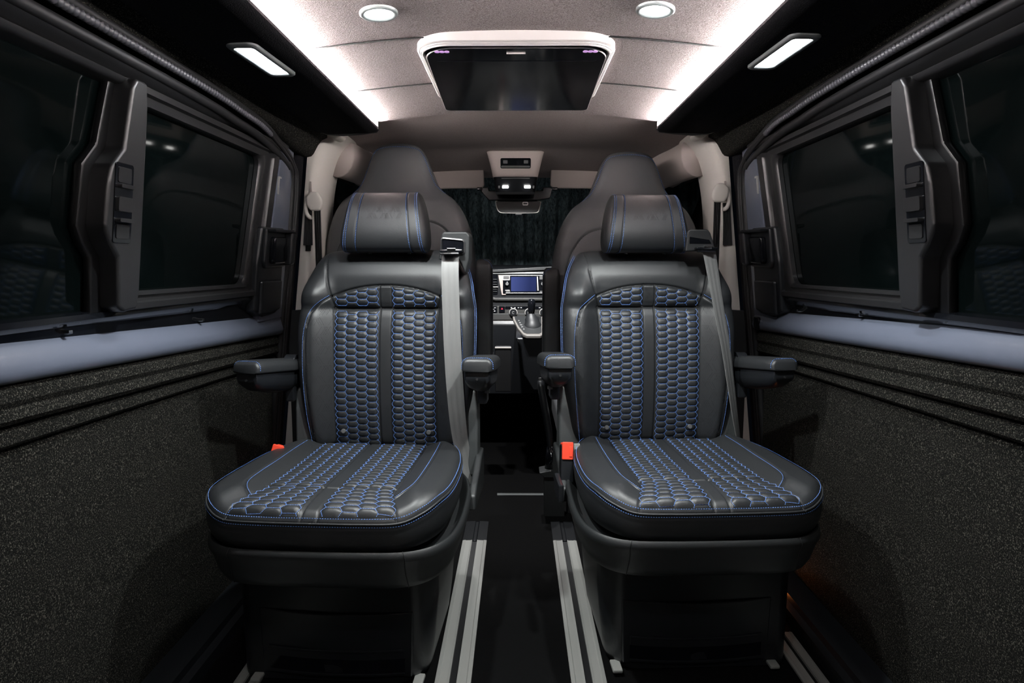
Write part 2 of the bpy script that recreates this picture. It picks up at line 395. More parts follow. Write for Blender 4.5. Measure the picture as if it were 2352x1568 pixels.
    MB().ring([(mix(0), -.01), (mix(0), .014), (mix(.07), .020), (mix(.38), .020), (mix(.45), .010), (mix(.72), .008), (mix(.78), .014), (mix(.93), .013), (mix(1), .006), (mix(1), -.006)], F).build('sliding_frame', 'frame', wroot, smooth=45)
    # latch bar
    bar = [(1.288, 1.318), (1.252, 1.318), (1.240, 1.300), (1.222, 1.185), (1.188, 1.150), (1.180, 1.120), (1.176, 1.04), (1.190, 1.015), (1.218, .985), (1.226, .890), (1.245, .880), (1.288, .884), (1.294, .92), (1.294, 1.27)]
    MB().prism(bar, F, -.008, .038, r=.007, seg=3).build('latch_bar', 'frame', wroot, smooth=40)
    b2 = [(1.262, 1.325), (1.228, 1.325), (1.196, 1.190), (1.160, 1.150), (1.150, 1.04), (1.166, 1.010), (1.192, .985), (1.198, .875), (1.262, .875)]
    MB().prism(b2, F, -.015, .002, r=.006, seg=2).build('bar_seal', 'seal_dark', wroot, smooth=40)
    lt = MB().prism(rrect(1.196, 1.252, 1.012, 1.158, .006), F, .037, .0395, r=.001).build('latch_recess', 'gloss', wroot)
    MB().prism(rrect(1.204, 1.244, 1.122, 1.150, .004), F, .039, .041, r=.0015).build('finger_cup', 'cup', lt)
    MB().prism(rrect(1.204, 1.244, 1.020, 1.046, .004), F, .039, .041, r=.0015).build('finger_cup', 'cup', lt)
    MB().prism(rrect(1.200, 1.246, 1.112, 1.119, .003), F, .039, .050, r=.002).build('pinch_tab', 'frame', lt)
    MB().prism(rrect(1.200, 1.246, 1.050, 1.057, .003), F, .039, .050, r=.002).build('pinch_tab', 'frame', lt)
    MB().prism(rrect(1.200, 1.248, 1.070, 1.096, .004), F, .039, .046, r=.002).build('latch_block', 'frame', lt)
    # top rails over the window
    mb = MB(); mb.loft([[F(Y, z, t) for z, t in ((1.303, -.02), (1.306, .010), (1.311, .016), (1.318, .018), (1.322, .010), (1.326, .022), (1.336, .032), (1.346, .030), (1.351, .018), (1.351, -.02))] for Y in np.linspace(YB, 2.075, 40)], cap=True)
    mb.build('upper_track', 'frame', wroot, smooth=35)
    # door opening: rubber seals and carpeted jamb
    J = empty('trim_2' if s < 0 else 'trim_3', (0, 0, 0)); structure(J, 'black rubber door seal and carpeted jamb round the %s door opening' % nm)
    path = [(YB, 1.364), (1.2, 1.364), (1.72, 1.352), (1.93, 1.338), (2.06, 1.322), (2.14, 1.295), (2.178, 1.25), (2.190, 1.1), (2.184, .85), (2.180, .5), (2.175, .05)]
    pp = catmull(path, 40, closed=False)
    # ribbed seal: a ridged cord along the edge of the roof, smooth down the jamb
    d = np.r_[0, np.cumsum(np.linalg.norm(np.diff(pp, axis=0), axis=1))]; n = int(d[-1]/.0022)
    q = np.stack([np.interp(np.linspace(0, d[-1], n), d, pp[:, k]) for k in range(2)], 1)
    qt = [p for p in q if p[0] < 1.90]; qj = [p for p in q if p[0] >= 1.88][::6]
    MB().tube([F(a, b, .052-.030*sstep(a, 1.75, 2.12)) for a, b in qt], [.0072+.0013*math.sin(i*math.pi*2/5.5) for i in range(len(qt))], n=8).build('ribbed_seal', 'seal', J, smooth=180, fix=False)
    MB().tube([F(a, b, .052-.030*sstep(a, 1.75, 2.12)) for a, b in qj], .0055, n=8).build('ribbed_seal', 'rubber', J, smooth=180, fix=False)
    MB().tube([F(a-.018 if b < 1.30 else a, b-.018 if b >= 1.30 else b, .030-.016*sstep(a, 1.75, 2.12)) for a, b in pp], .011, n=8).build('rubber_seal', 'rubber', J, smooth=180)
    MB().tube([F(a+.016 if b < 1.30 else a, b+.010 if b >= 1.30 else b, .050-.030*sstep(a, 1.75, 2.12)) for a, b in pp[::6]], .009, n=8).build('rubber_seal', 'rubber', J, smooth=180)
    # carpet band between ceiling pelmet and seal
    mb = MB()
    rows = []
    for Y in np.linspace(YB, 2.24, 70):
        drop = sstep(Y, 1.75, 2.22)*.035
        rows.append([(s*x, Y, z) for x, z in ((.640, 1.440), (.640, 1.404-drop*.2), (.658, 1.400-drop*.3), (.672, 1.394-drop*.6), (.688, 1.380-drop), (.696, 1.372-drop), (.715, 1.368-drop), (.76, 1.375-drop), (.76, 1.44))])
    mb.loft(rows, cap=True); mb.build('carpet_band', 'carpet', J, smooth=50)
    # carpeted jamb post in front of the door
    mb = MB(); mb.loft([[(s*x, Y, z) for x, Y in ((wx(z, -.02), 2.190), (wx(z, .012), 2.194), (wx(z, .020), 2.202), (wx(z, .024), 2.228), (wx(z, .02), 2.25), (wx(z, -.02), 2.25))] for z in np.linspace(.0, 1.41, 30)], cap=True)
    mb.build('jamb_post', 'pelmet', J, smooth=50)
    # pelmet under the ceiling edge
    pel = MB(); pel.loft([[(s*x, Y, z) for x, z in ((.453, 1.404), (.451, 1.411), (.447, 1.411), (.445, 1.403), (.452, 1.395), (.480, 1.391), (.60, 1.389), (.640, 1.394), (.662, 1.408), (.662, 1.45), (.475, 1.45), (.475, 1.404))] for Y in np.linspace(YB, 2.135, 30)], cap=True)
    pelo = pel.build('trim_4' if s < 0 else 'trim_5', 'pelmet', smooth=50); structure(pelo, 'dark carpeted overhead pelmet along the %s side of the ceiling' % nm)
    MB().prism([(.446, 1.412), (.446, 1.402), (.452, 1.394), (.50, 1.388), (.56, 1.384), (.61, 1.387), (.655, 1.402), (.67, 1.415)], lambda a, b, t: (s*a, t, b), 2.133, 2.146, r=.003).build('end_cap', 'rubber', pelo, smooth=40)
    # sill plate on the floor below the door
    sp = MB(); sp.loft([[(s*x, Y, z) for x, z in ((.845, -.02), (.845, .045), (.80, .045), (.775, .040), (.770, .026), (.752, .022), (.747, .004), (.74, -.01))] for Y in (YB, 2.2)], cap=True)
    bb_ = sp.build('baseboard_left' if s < 0 else 'baseboard_right', 'plastic', smooth=30)
    if s > 0: MB().box(.760, .768, 1.80, 1.86, .022, .040, r=.002).build('step_lamp', 'amber', bb_)
    structure(bb_, 'dark sill plate along the foot of the %s door' % nm)

# ceiling panel, slightly arched, with two cross seams
def ceil_z(x, Y):
    g = min(abs(Y-1.432), abs(Y-1.775)); return 1.455-.029*(x/.44)**2+.006*math.exp(-(g/.003)**2)
ysC = sorted(set(list(np.linspace(YB, 2.13, 90))+[c+d for c in (1.432, 1.775) for d in np.linspace(-.010, .010, 15)]))
mb = MB(); xs = np.linspace(-.474, .474, 40)
mb.grid(lambda y, x: (x, y, ceil_z(x, y)), ysC, xs)
mb.grid(lambda t, x: (x, 2.13+.006*math.sin(t*1.57), ceil_z(x, 2.13)+.03*t), [0, .1, .3, 1], xs)
mb.grid(lambda t, x: (x, YB-.01+t*(2.14-YB+.01), 1.478), [0, 1], xs)
ce = mb.build('ceiling', 'felt', smooth=50, fix=False)
sm = MB()
for c in (1.432, 1.775): sm.tube([(x, c, ceil_z(x, c)-.0062) for x in np.linspace(-.44, .44, 30)], .0014, n=6)
sm.build('seam', 'rubber', ce, smooth=180)
structure(ce, 'grey felt lined ceiling panel with two cross seams')
# cab headliner
def cab_z(x, Y): return 1.452-.016*sstep(Y, 2.1, 2.6)-.030*(abs(x)/.62)**2.6-.050*sstep(Y, 2.62, 3.06)
mb = MB(); mb.grid(lambda y, x: (x, y, cab_z(x, y)), np.linspace(2.10, 3.15, 40), np.linspace(-.74, .74, 44))
mb.grid(lambda y, x: (x, y, 1.50), [2.08, 3.15], [-.74, .74])
structure(mb.build('ceiling', 'cabfelt', smooth=60, fix=False), 'brownish grey cab headliner in front of the rear ceiling')
structure(MB().box(-.85, .85, YB-.04, 4.3, 1.50, 1.54).build('ceiling', 'rubber'), 'van roof skin')

# LED strips beside the pelmets
for s, nm in ((-1, 'left'), (1, 'right')):
    r = empty('led_strip', (s*.446, 0, 1.414), label='long glowing white LED strip along the %s edge of the ceiling' % nm, cat='strip light', group='LED strips of the ceiling')
    MB().loft([[(s*x, y, z) for x, z in ((.010, -.0065), (.022, .0080), (.026, .0080), (.026, -.0085), (.010, -.0085))] for y in (YB+.05, 2.122)]).build('diffuser', 'led', r, smooth=0)
    MB().box(*sorted((s*.030, -s*.004)), 2.122, 2.136, -.014, .012, r=.002).build('end_cap', 'rubber', r)

# downlights
def downlight(x, y, label, group='round downlights'):
    z = ceil_z(x, y)
    r = empty('ceiling_downlight', (x, y, z-.0006), label=label, cat='ceiling light', group=group); r.rotation_euler = (0, math.atan(.2996*x), 0)
    mb = MB(); n = 40
    prof = [(.0362, .004), (.0362, -.003), (.0335, -.0055), (.0285, -.005), (.0257, -.0015), (.0250, .004)]
    mb.loft([[(q*math.cos(a), q*math.sin(a), h) for a in [2*math.pi*k/n for k in range(n)]] for q, h in prof+[prof[0]]], cap=False)
    mb.build('rim', 'whiterim', r, smooth=60)
    MB().cyl((0, 0, -.0002), (0, 0, -1), .0253, .003, 32).build('lamp_disc', 'spot', r)
    L = bpy.data.lights.new('beam', 'SPOT'); L.energy = BEAM if y > 1 else BEAM_REAR; L.spot_size = R(120); L.spot_blend = .35; L.shadow_soft_size = .02; L.color = (.95, 1, .985)
    lo = bpy.data.objects.new('beam', L); COL.objects.link(lo); lo.parent = r; lo.location = (0, 0, -.008)
downlight(-.262, 1.283, 'round white ceiling downlight on the left')
downlight(.257, 1.272, 'round white ceiling downlight on the right')
for yy in (.25, -.65):
    for sx in (-1, 1): downlight(sx*.25, yy, 'round white ceiling downlight further back over the rear cabin', 'rear cabin downlights')
# rectangular reading lights in the pelmets
for s, nm, y0 in ((-1, 'left', 1.285), (1, 'right', 1.243)):
    r = empty('reading_light', (s*.523, y0+.10, 1.389), rz=s*.06, label='slim rectangular lit lamp in the dark pelmet on the %s' % nm, cat='reading light', group='rectangular pelmet lights')
    o_ = rrect(-.031, .031, -.105, .105, .018, n=6); i_ = rrect(-.018, .018, -.086, .086, .006, n=6)
    G = lambda a, b, t: (a, b, t)
    mm = lambda q: [(a[0]*(1-q)+b[0]*q, a[1]*(1-q)+b[1]*q) for a, b in zip(o_, i_)]
    MB().ring([(mm(0), .004), (mm(0), -.002), (mm(.25), -.005), (mm(.8), -.005), (mm(1), -.002), (mm(1), .004)], G).build('rim', 'lamprim', r, smooth=50)
    MB().prism(i_, G, -.003, .003).build('lens', 'read', r)

# floor rails
def rail(x0, x1, y0, y1, dark_to, label, m='alu', mid=.4):
    r = empty('floor_rail', ((x0+x1)/2, y0, 0), label=label, cat='floor rail', group='aluminium seat rails')
    a, b = x0-(x0+x1)/2, x1-(x0+x1)/2; L = y1-y0
    w3 = (b-a)*mid; MB().prism([(a, .001), (a, .007), (a+w3*.28, .0085), (a+w3*.34, .0070), (a+w3-.006, .0075), (a+w3, .009), (a+w3, .001)], lambda p, q, t: (p, t, q), 0, L, r=.0006).build('rail_flange', m, r, smooth=20)
    MB().prism([(b, .001), (b, .007), (b-w3*.28, .0085), (b-w3*.34, .0070), (b-w3+.006, .0075), (b-w3, .009), (b-w3, .001)], lambda p, q, t: (p, t, q), 0, L, r=.0006).build('rail_flange', m, r, smooth=20)
    MB().box(a+w3, b-w3, 0, L, .0005, .002).build('rail_slot', 'rubber', r)
    if dark_to:
        MB().prism([(a, .001), (a, .007), (a+w3, .0085), (a+w3+.004, .005), (b-w3-.004, .005), (b-w3, .0085), (b, .007), (b, .001)], lambda p, q, t: (p, t, q), L+.001, dark_to-y0, r=.0008).build('rail_end_cover', 'plastic', r, smooth=20)
rail(-.192, -.107, YB, 2.19, 2.36, 'pale aluminium floor rail left of the aisle')
rail(.127, .210, YB, 2.19, 2.36, 'pale aluminium floor rail right of the aisle')
rail(-.66, -.60, YB, 1.62, 0, 'pale aluminium floor rail beside the left door, mostly hidden by the seat')
rail(.668, .728, YB, 1.62, 0, 'pale aluminium floor rail beside the right door, mostly hidden by the seat')

# ------------------------------------------------------------ rear passenger seats (swivel captain chairs)
_yb = catmull([(.40, .310), (.46, .288), (.52, .273), (.60, .267), (.70, .271), (.78, .280), (.83, .292), (.8545, .303), (.875, .298), (.90, .296), (.92, .299), (.96, .314), (1.0, .338), (1.04, .368)], 12, closed=False)
def yf(b): return np.interp(b, _yb[:, 0], _yb[:, 1])
def PB(A, B, d): return (A, yf(B)-d, B+0*A)
def DB(A, B):
    a = np.abs(A)
    bol = sstep(a, .132, .195)*.034*(1-sstep(B, .885, .955))
    return bol+.010*(1-(a/.25)**2)*sstep(B, .90, .95)-.006*sstep(B, .97, 1.02)
half = [(.10, .452), (.18, .458), (.212, .49), (.224, .55), (.236, .65), (.241, .76), (.239, .85), (.229, .915), (.212, .965), (.190, .998), (.165, 1.010), (.09, 1.015)]
outB = catmull([(0, .450)]+half+[(0, 1.016)]+[(-a, b) for a, b in half[::-1]], 14)
archz = lambda a: .887+.030*(1-(np.abs(a)/.147)**2.2)
arch_line = [(x, float(archz(x))) for x in np.linspace(-.147, .147, 24)]
bolster = [(.150, .887), (.176, .868), (.197, .845), (.208, .80), (.211, .74), (.209, .66), (.203, .58), (.194, .50), (.19, .46)]
topseam = [(.1735, 1.003), (.171, .99), (.163, .94), (.150, .887), (.144, .86), (.1405, .80), (.139, .70), (.139, .46)]
grooves = [(arch_line, .005, .0026), (bolster, .0045, .0024), (mirror(bolster), .0045, .0024), (topseam, .0045, .0026), (mirror(topseam), .0045, .0026),
           ([(-.146, .8545), (.146, .8545)], .006, .003), ([(.0165, .46), (.0165, .917)], .004, .002), ([(-.0165, .46), (-.0165, .917)], .004, .002)]
NB = (0, -1, .1)
def perforations(mb, region, P, D, nrm_fn, s=.0042, rad=.00075):
    """chevron rows of tiny punched holes; region(a,b)->bool"""
    for (a, b) in region:
        p = P(np.array([a]), np.array([b]), D(np.array([a]), np.array([b]))+.0004)
        c = Vector((float(p[0][0]), float(p[1][0]), float(p[2][0]))); n = Vector(nrm_fn(a, b)).normalized()
        t = n.cross(Vector((0, 0, 1))).normalized() if abs(n.z) < .9 else Vector((1, 0, 0)); u = n.cross(t)
        mb.add([c+(t*math.cos(q)+u*math.sin(q))*rad for q in (0, 1.05, 2.09, 3.14, 4.19, 5.24)], [(0, 1, 2, 3, 4, 5)])
def chevrons(a0, a1, b0, b1, cell=.020, rows=5, step=.0026, gap=.0036, ok=lambda a, b: True):
    out = []; i = 0
    for i in range(int((a1-a0)/cell)+1):
        for j in range(int((b1-b0)/cell)+1):
            sg = 1 if (i+j) % 2 else -1
            for r in range(rows):
                if (i*7+j*3+r) % 4 == 3: continue
                for k in range(7):
                    a = a0+i*cell+(r-rows/2)*gap+sg*k*step*.5; b = b0+j*cell+k*step
                    if a0 < a < a1 and b0 < b < b1 and ok(a, b): out.append((a, b))
    return out

def cushion_parts():
    pass
ZC = .480
def PC(A, B, d): return (A, B, ZC+d+.006*np.clip((.05-B)/.25, 0, 1)-.012*np.clip((-.15-B)/.1, 0, 1)**2)
def DC(A, B):
    a = np.abs(A); w_ = np.where(B < -.14, .145+(-.14-B)*.35, .145)
    return sstep(a, w_-.012, w_+.05)*.020*sstep(B, -.26, -.14)+.004*(1-np.clip(a/.25, 0, 1)**2)
halfC = [(.10, -.236), (.175, -.228), (.222, -.200), (.250, -.150), (.262, -.08), (.263, .02), (.256, .12), (.236, .21), (.205, .262), (.14, .285)]
outC = catmull([(0, -.238)]+halfC+[(0, .288)]+[(-a, b) for a, b in halfC[::-1]], 14)
edgeC = lambda B: np.where(B < -.12, .143+np.clip((-.12-B)/.10, 0, 1)*.032, .143)
seamC = [(.186, .24), (.189, .16), (.190, .06), (.190, -.04), (.187, -.10), (.176, -.135), (.156, -.158)]
qedge = [(.176, -.234), (.165, -.205), (.150, -.165), (.144, -.12), (.144, 0), (.142, .25)]
seat_cache = {}

def make_seat(s, loc, yaw, label):
    """s=-1 the seat on the photograph's left, +1 on the right; only pedestal and belt differ"""
    root = empty('passenger_seat', loc, yaw, label=label, cat='seat', group='black quilted captain seats')
    if seat_cache:
        for ch in seat_cache['parts']:
            c = ch.copy(); COL.objects.link(c); c.parent = root
            for g in ch.children:
                h = g.copy(); COL.objects.link(h); h.parent = c
        for c in root.children:
            if c.name.startswith('seat_cushion'): c.location.x = s*.028
            if c.name.startswith('seat_tray'): c.location.x = s*.016
            if c.name.startswith('headrest') and 'post' not in c.name: c.location.x = -.012
    else:
        # backrest body
        back, DRB = pillow('backrest', outB, (0, .73), PB, DB, .042, .12, -.115, 'leather', root, grooves=grooves, nseg=680, dr=.0023)
        ho = lambda a: archz(a)-.0015; sb = MB()
        for sg in (-1, 1):
            a0, a1 = (.0185, .1385) if sg > 0 else (-.1385, -.0185)
            ox = sg*.03575
            quilt('quilted_panel', a0, a1, lambda a: np.full(np.shape(a), .857), ho, .0181, ox, .862 if sg < 0 else .8575, PB, DB, NB, back, sink=sb)
            quilt('quilted_panel', a0, a1, lambda a: np.full(np.shape(a), .468), lambda a: np.full(np.shape(a), .852), .0181, ox, .847 if sg < 0 else .8515, PB, DB, NB, back, sink=sb)
        for L in (bolster, mirror(bolster)):
            sg = 1 if L is bolster else -1
            seamstitch(sb, L, sg*.0045, PB, DB, NB)
        dline = [(.196, .994), (.214, .962), (.231, .91), (.2395, .85), (.241, .79), (.2395, .72)]
        sb.build('stitching', 'thread', back, smooth=60, fix=False)
        for sg in (-1, 1):
            es = MB()
            for off in (.004, .009): seamstitch(es, dline if sg > 0 else mirror(dline), off*sg, PB, DRB, (sg, -1, .2), lift=.0012)
            e_ = es.build('edge_stitching', 'thread', back, smooth=60, fix=False); e_['side'] = sg
        pb = MB()
        for sg in (-1, 1):
            pts = chevrons(.146, .206, .50, .86, cell=.026, rows=5, step=.0032, gap=.0048, ok=lambda a, b: a < .146+(.06 if b > .6 else .045)*(1 if b < .83 else .5))
            perforations(pb, [(sg*a, b) for a, b in pts], PB, DB, lambda a, b: (-sg*.35, -1, 0))
        perforations(pb, chevrons(-.011, .011, .86, .91, cell=.011, rows=3), PB, DB, lambda a, b: (0, -1, 0))
        pb.build('perforation', 'rubber', back, smooth=0, fix=False)
        for sg in (-1, 1):
            p = PB(np.array([sg*.118]), np.array([.520]), DB(np.array([sg*.118]), np.array([.520])))
            MB().cyl((float(p[0][0]), float(p[1][0])-.008, .520), (0, -1, .05), .0062, .007, 20, r=.002).build('button', 'grey_btn', back, smooth=40)
        # headrest: horizontal roll with rounded ends
        rings = []; hx = .114
        for x in list(np.linspace(-1, -.86, 9))+list(np.linspace(-.84, .84, 90))+list(np.linspace(.86, 1, 9)):
            q = abs(x); sc = 1 if q < .84 else max(.02, (1-((q-.84)/.16)**2.4)**.5)
            g = sum(.0022*math.exp(-((q*hx-c)/.0016)**2) for c in (.0685, .0945))
            sc = sc*(1-g/.06)
            ring = []
            for k in range(72):
                a = 2*math.pi*k/72; cx, cz = math.cos(a), math.sin(a)
                ex = 2/2.6; yy = math.copysign(abs(cx)**ex, cx)*.056; zz = math.copysign(abs(cz)**ex, cz)*.078
                yy *= 1+.12*(-zz/.078)
                ring.append((x*hx*(1-.12*zz*sc/.078), .328+yy*sc+.012*(zz/.078), 1.086+zz*sc*1.04))
            rings.append(ring)
        hr = MB().loft(rings).build('headrest', 'leather', root, smooth=60)
        sb = MB()
        for c in (.0665, .092, .0975):
            for sg in (-1, 1):
                path = []
                for k in range(10, 62):
                    a = 2*math.pi*(k+1)/72; cx, cz = math.cos(a), math.sin(a); ex = 2/2.6
                    q = c/hx; sc = 1 if q < .84 else (1-((q-.84)/.16)**2.4)**.5
                    yy = math.copysign(abs(cx)**ex, cx)*.0568; zz = math.copysign(abs(cz)**ex, cz)*.0788
                    yy *= 1+.12*(-zz/.078)
                    path.append((sg*c*(1-.12*zz*sc/.078), .328+yy*sc+.012*(zz/.078), 1.086+zz*sc*1.04))
                stitch(sb, path, (0, -1, .3), pitch=.0045, rad=.0007)
        sb.build('stitching', 'thread', hr, smooth=60, fix=False)
        pb = MB()
        def PH(A, B, d):
            cz = np.clip((B-1.090)/.078, -1, 1); sz = np.sign(cz)*np.abs(cz)**1.3; cx = -np.sqrt(1-sz*sz)
            yy = -np.abs(cx)**(2/2.6)*.056*(1+.12*(-cz)); return (A, .328+yy+.012*cz-d-.0006, B)
        perforations(pb, chevrons(-.057, .057, 1.092, 1.15), PH, lambda A, B: 0*A, lambda a, b: (0, -1, .5))
        pb.build('perforation', 'rubber', hr, smooth=0, fix=False)
        for sg in (-1, 1): MB().cyl((sg*.055, .352, 1.010), (0, 0, 1), .007, .05, 16).build('headrest_post', 'chrome', root)

        # cushion
        C = lambda L: [L]
        gC = [(seamC, .004, .0026), (mirror(seamC), .004, .0026), (qedge, .004, .0026), (mirror(qedge), .004, .0026), ([(-.146, -.094), (.146, -.094)], .004, .003),
              ([(.0165, -.235), (.0165, .28)], .004, .002), ([(-.0165, -.235), (-.0165, .28)], .004, .002)]
        cush, DRC = pillow('seat_cushion', outC, (0, .02), PC, DC, .026, .08, -.078, 'leather', root, grooves=gC, nseg=640, dr=.0023,
                      side=[(.03, 1.004), (.08, 1.006), (.14, 1.004), (.22, 1.006), (.36, 1.008), (.55, 1.002), (.8, .985), (1, .955)])
        cush.location.x = s*.028
        sb = MB()
        for sg in (-1, 1):
            # build panels in (a,b); outer edge flares at the front corner
            for (b0, b1) in ((-.0925, .262), (-.2350, -.0955)):
                fl = b0 < -.2
                def PQ(A, B, d, fl=fl, sg=sg):
                    if fl:
                        k = np.clip((np.abs(A)-.02)/.12, 0, 1); A = A+np.sign(A)*k*(edgeC(B)-.143)
                    return PC(A, B, d)
                def DQ(A, B, fl=fl):
                    A2 = A
                    if fl:
                        k = np.clip((np.abs(A)-.02)/.12, 0, 1); A2 = A+np.sign(A)*k*(edgeC(B)-.143)
                    return DRC(A2, B)
                a0, a1 = (.0185, .1425) if sg > 0 else (-.1425, -.0185)
                quilt('quilted_panel', a0, a1, lambda a, b0=b0, fl=b0 < -.2: b0+(.010*np.clip((np.abs(a)*1.23)/.175, 0, 1.2)**2 if fl else 0*a), lambda a, b1=b1: np.full(np.shape(a), b1), .0215, sg*.03775, b0+.012+(0 if sg > 0 else .006), PQ, DQ, (0, -.3, 1), cush, sink=sb, lift=.003)
        for L, sg in ((seamC, 1), (mirror(seamC), -1)): seamstitch(sb, L, sg*-.0045, PC, DC, (0, 0, 1))
        # two rows of stitches round the rim, above and below the welt
        for sc, dd, lf in ((.988, -.0085, .0012), (1.006, -.0225, .0012)):
            L = resample(outC, 500); c = np.array((0, .02)); L = c+(L-c)*sc; L = np.vstack([L, L[:1]])
            X, Y, Z = PC(L[:, 0], L[:, 1], DC(L[:, 0], L[:, 1])+dd+lf)
            if sc > 1: X = X*1.003; Y = (Y-.02)*1.003+.02
            pts = np.stack([X, Y, Z], 1)
            d = np.r_[0, np.cumsum(np.linalg.norm(np.diff(pts, axis=0), axis=1))]; n = int(d[-1]/.0052)
            for i in range(n):
                pa = [np.interp((i+.15)*d[-1]/n, d, pts[:, k]) for k in range(3)]; pb_ = [np.interp((i+.82)*d[-1]/n, d, pts[:, k]) for k in range(3)]
                nn = Vector((pa[0], pa[1]-.02, 0)).normalized()+Vector((0, 0, 1.0 if sc < 1 else .5))
                grain(sb, pa, pb_, nn, .0008)
        sb.build('stitching', 'thread', cush, smooth=60, fix=False)
        # welt between the two rows
        L = resample(outC, 300); c = np.array((0, .02)); L = c+(L-c)*1.003; X, Y, Z = PC(L[:, 0], L[:, 1], DC(L[:, 0], L[:, 1])-.0165)
        w_ = list(zip(X, Y, Z)); MB().tube(w_+w_[:2], .0022, n=6).build('welt', 'leather', cush, smooth=180)
        pb = MB(); perforations(pb, chevrons(-.011, .011, -.215, -.15, cell=.011, rows=3), PC, lambda A, B: DC(A, B)-.0006, lambda a, b: (0, -.2, 1))
        pb.build('perforation', 'rubber', cush, smooth=0, fix=False)

        # plastic tray round the cushion
        rings = []
        for z, sc, oy in ((.385, .93, 0), (.400, .985, 0), (.407, 1.004, 0), (.409, 1.022, 0), (.405, 1.036, 0), (.397, 1.043, 0), (.389, 1.038, 0), (.381, 1.022, 0), (.366, 1.008, 0), (.342, .985, 0), (.326, .955, 0), (.320, .91, 0), (.318, .84, 0)):
            L = resample(outC, 220); c = np.array((0, .02)); L = c+(L-c)*sc
            L[:, 1] = np.minimum(L[:, 1], .25)
            dip = np.clip(np.abs(L[:, 0])-.14, 0, 1)
            rings.append([(x, y, z+(.006 if z > .39 else .0)*sstep(y, -.15, .1)) for x, y in L])
        tray = MB().loft(rings).build('seat_tray', 'grey_plastic', root, smooth=50); tray.location.x = s*.016
        for sg in (-1, 1):
            tp = [(.905+.012*k, q, z) for k, (q, z) in enumerate(((1.012, .4085), (1.026, .4085), (1.038, .404), (1.0455, .397), (1.0405, .389), (1.0245, .381), (1.010, .366), (.987, .342), (.957, .3255)))]
            def on(q, z, sg=sg):
                k_ = (.409-z)/.09; a = sg*(.172+.020*k_*k_); L_ = resample(outC, 600); L_ = L_[(L_[:, 1] < 0)]; b = np.interp(a, *zip(*sorted(zip(L_[:, 0], L_[:, 1]))))
                return (a*q, .02+(b-.02)*q, z)
            MB().tube([on(q, z) for _, q, z in tp], .0011, n=6).build('tray_joint', 'rubber', tray, smooth=180)
        # side shields
        for sg in (-1, 1):
            sh = [(.10, .365), (.11, .400), (.15, .420), (.20, .435), (.26, .46), (.31, .47), (.32, .36)]
            MB().prism(sh, lambda a, b, t: (sg*t, a, b), .2450, .2640, r=.006, seg=3).build('tray_upstand', 'grey_plastic', root, smooth=40)
            MB().prism([(.262, .40), (.262, .50), (.266, .58), (.280, .635), (.300, .640), (.325, .60), (.335, .40)], lambda a, b, t: (sg*(t+.030*max(0, (b-.48)/.17)*(t < .23)), a, b), .190, .252, r=.007, seg=3).build('side_shield', 'shield_grey', root, smooth=40)
            # recliner hinge and bolt covers below armrest
            MB().cyl((sg*.262, .285, .70), (1, 0, 0), .028, .03, 24, r=.004).box(*sorted((sg*.25, sg*.278)), .262, .31, .60, .70, r=.006).build('armrest_bracket', 'plastic', root, smooth=40)
            MB().box(*sorted((sg*.272, sg*.286)), .252, .262, .632, .642, r=.002).box(*sorted((sg*.272, sg*.286)), .252, .262, .655, .663, r=.002).build('adjuster_knob', 'grey_btn', root)
        # lever at the seat's side
        MB().box(-.282, -.268, .02, .12, .395, .440, r=.005).build('side_lever', 'plastic', root, smooth=40)
        seat_cache['parts'] = list(root.children)
    # armrests: the outer one splays towards the wall, both tips tilt up a little
    for sg in (-1, 1):
        outer = sg == s
        ln = .228
        T = Matrix.Translation((sg*(.262 if outer else .270), .335, .680 if outer else .690)) @ Matrix.Rotation(R(11)*sg if outer else 0, 4, 'Z') @ Matrix.Rotation(R(-6), 4, 'X')
        arm = empty('armrest', (0, 0, 0)); arm.parent = root
        def tf(p): return tuple(T @ Vector(p))
        rings = []
        for y, k in [(-ln-.012, .45), (-ln-.010, .68), (-ln-.004, .86), (-ln+.008, .96), (-ln+.03, 1), (-.12, 1), (-.04, .98), (.0, .94), (.012, .8)]:
            hgt = (.032 if outer else .036)*(.35+.65*k); wd = .080*(.62+.38*k)
            rings.append([tf((a, y, b)) for a, b in rrect(-wd/2, wd/2, .0, hgt, .02, n=6, rs=[.020*k, .020*k, .005, .005])])
        MB().loft(rings).build('armrest_pad', 'leather', arm, smooth=55)
        rings = []
        for y, dz, wd in [(-ln-.006, .014, .056), (-ln-.002, .030, .062), (-ln+.02, .044, .066), (-ln+.07, .052, .066), (-.12, .056, .064), (0, .058, .060)]:
            rings.append([tf((a, y, b)) for a, b in rrect(-wd/2, wd/2, -.0015-dz, -.0015, .01, n=5, rs=[.001, .001, dz*.62, dz*.62])])
        MB().loft(rings).build('armrest_shell', 'plastic', arm, smooth=45)
        k_ = .875; w_, h_ = .080*(.62+.38*k_)+.0010, (.032 if outer else .036)*(.35+.65*k_)+.0006
        sb = MB(); arc = [(w_/2, -ln-.0040, .006)]+[(a, -ln-.0040, b) for a, b in rrect(-w_/2, w_/2, 0, h_, .02, n=6, rs=[.0175, .0175, .004, .004])[:14]]+[(-w_/2, -ln-.0040, .006)]
        stitch(sb, [tf(p) for p in arc], (0, -1, .6), pitch=.0045, rad=.0008)
        sb.build('stitching', 'thread', arm, smooth=60, fix=False)
        MB().cyl(tf((0, -ln-.005, -.018)), T.to_3x3() @ Vector((0, -1, 0)), .003, .006, 12).build('screw_hole', 'rubber', arm)
    # pedestal, offset towards the wall
    px = s*.045; mir = s
    W0, W1 = -.232, .232
    rings = []
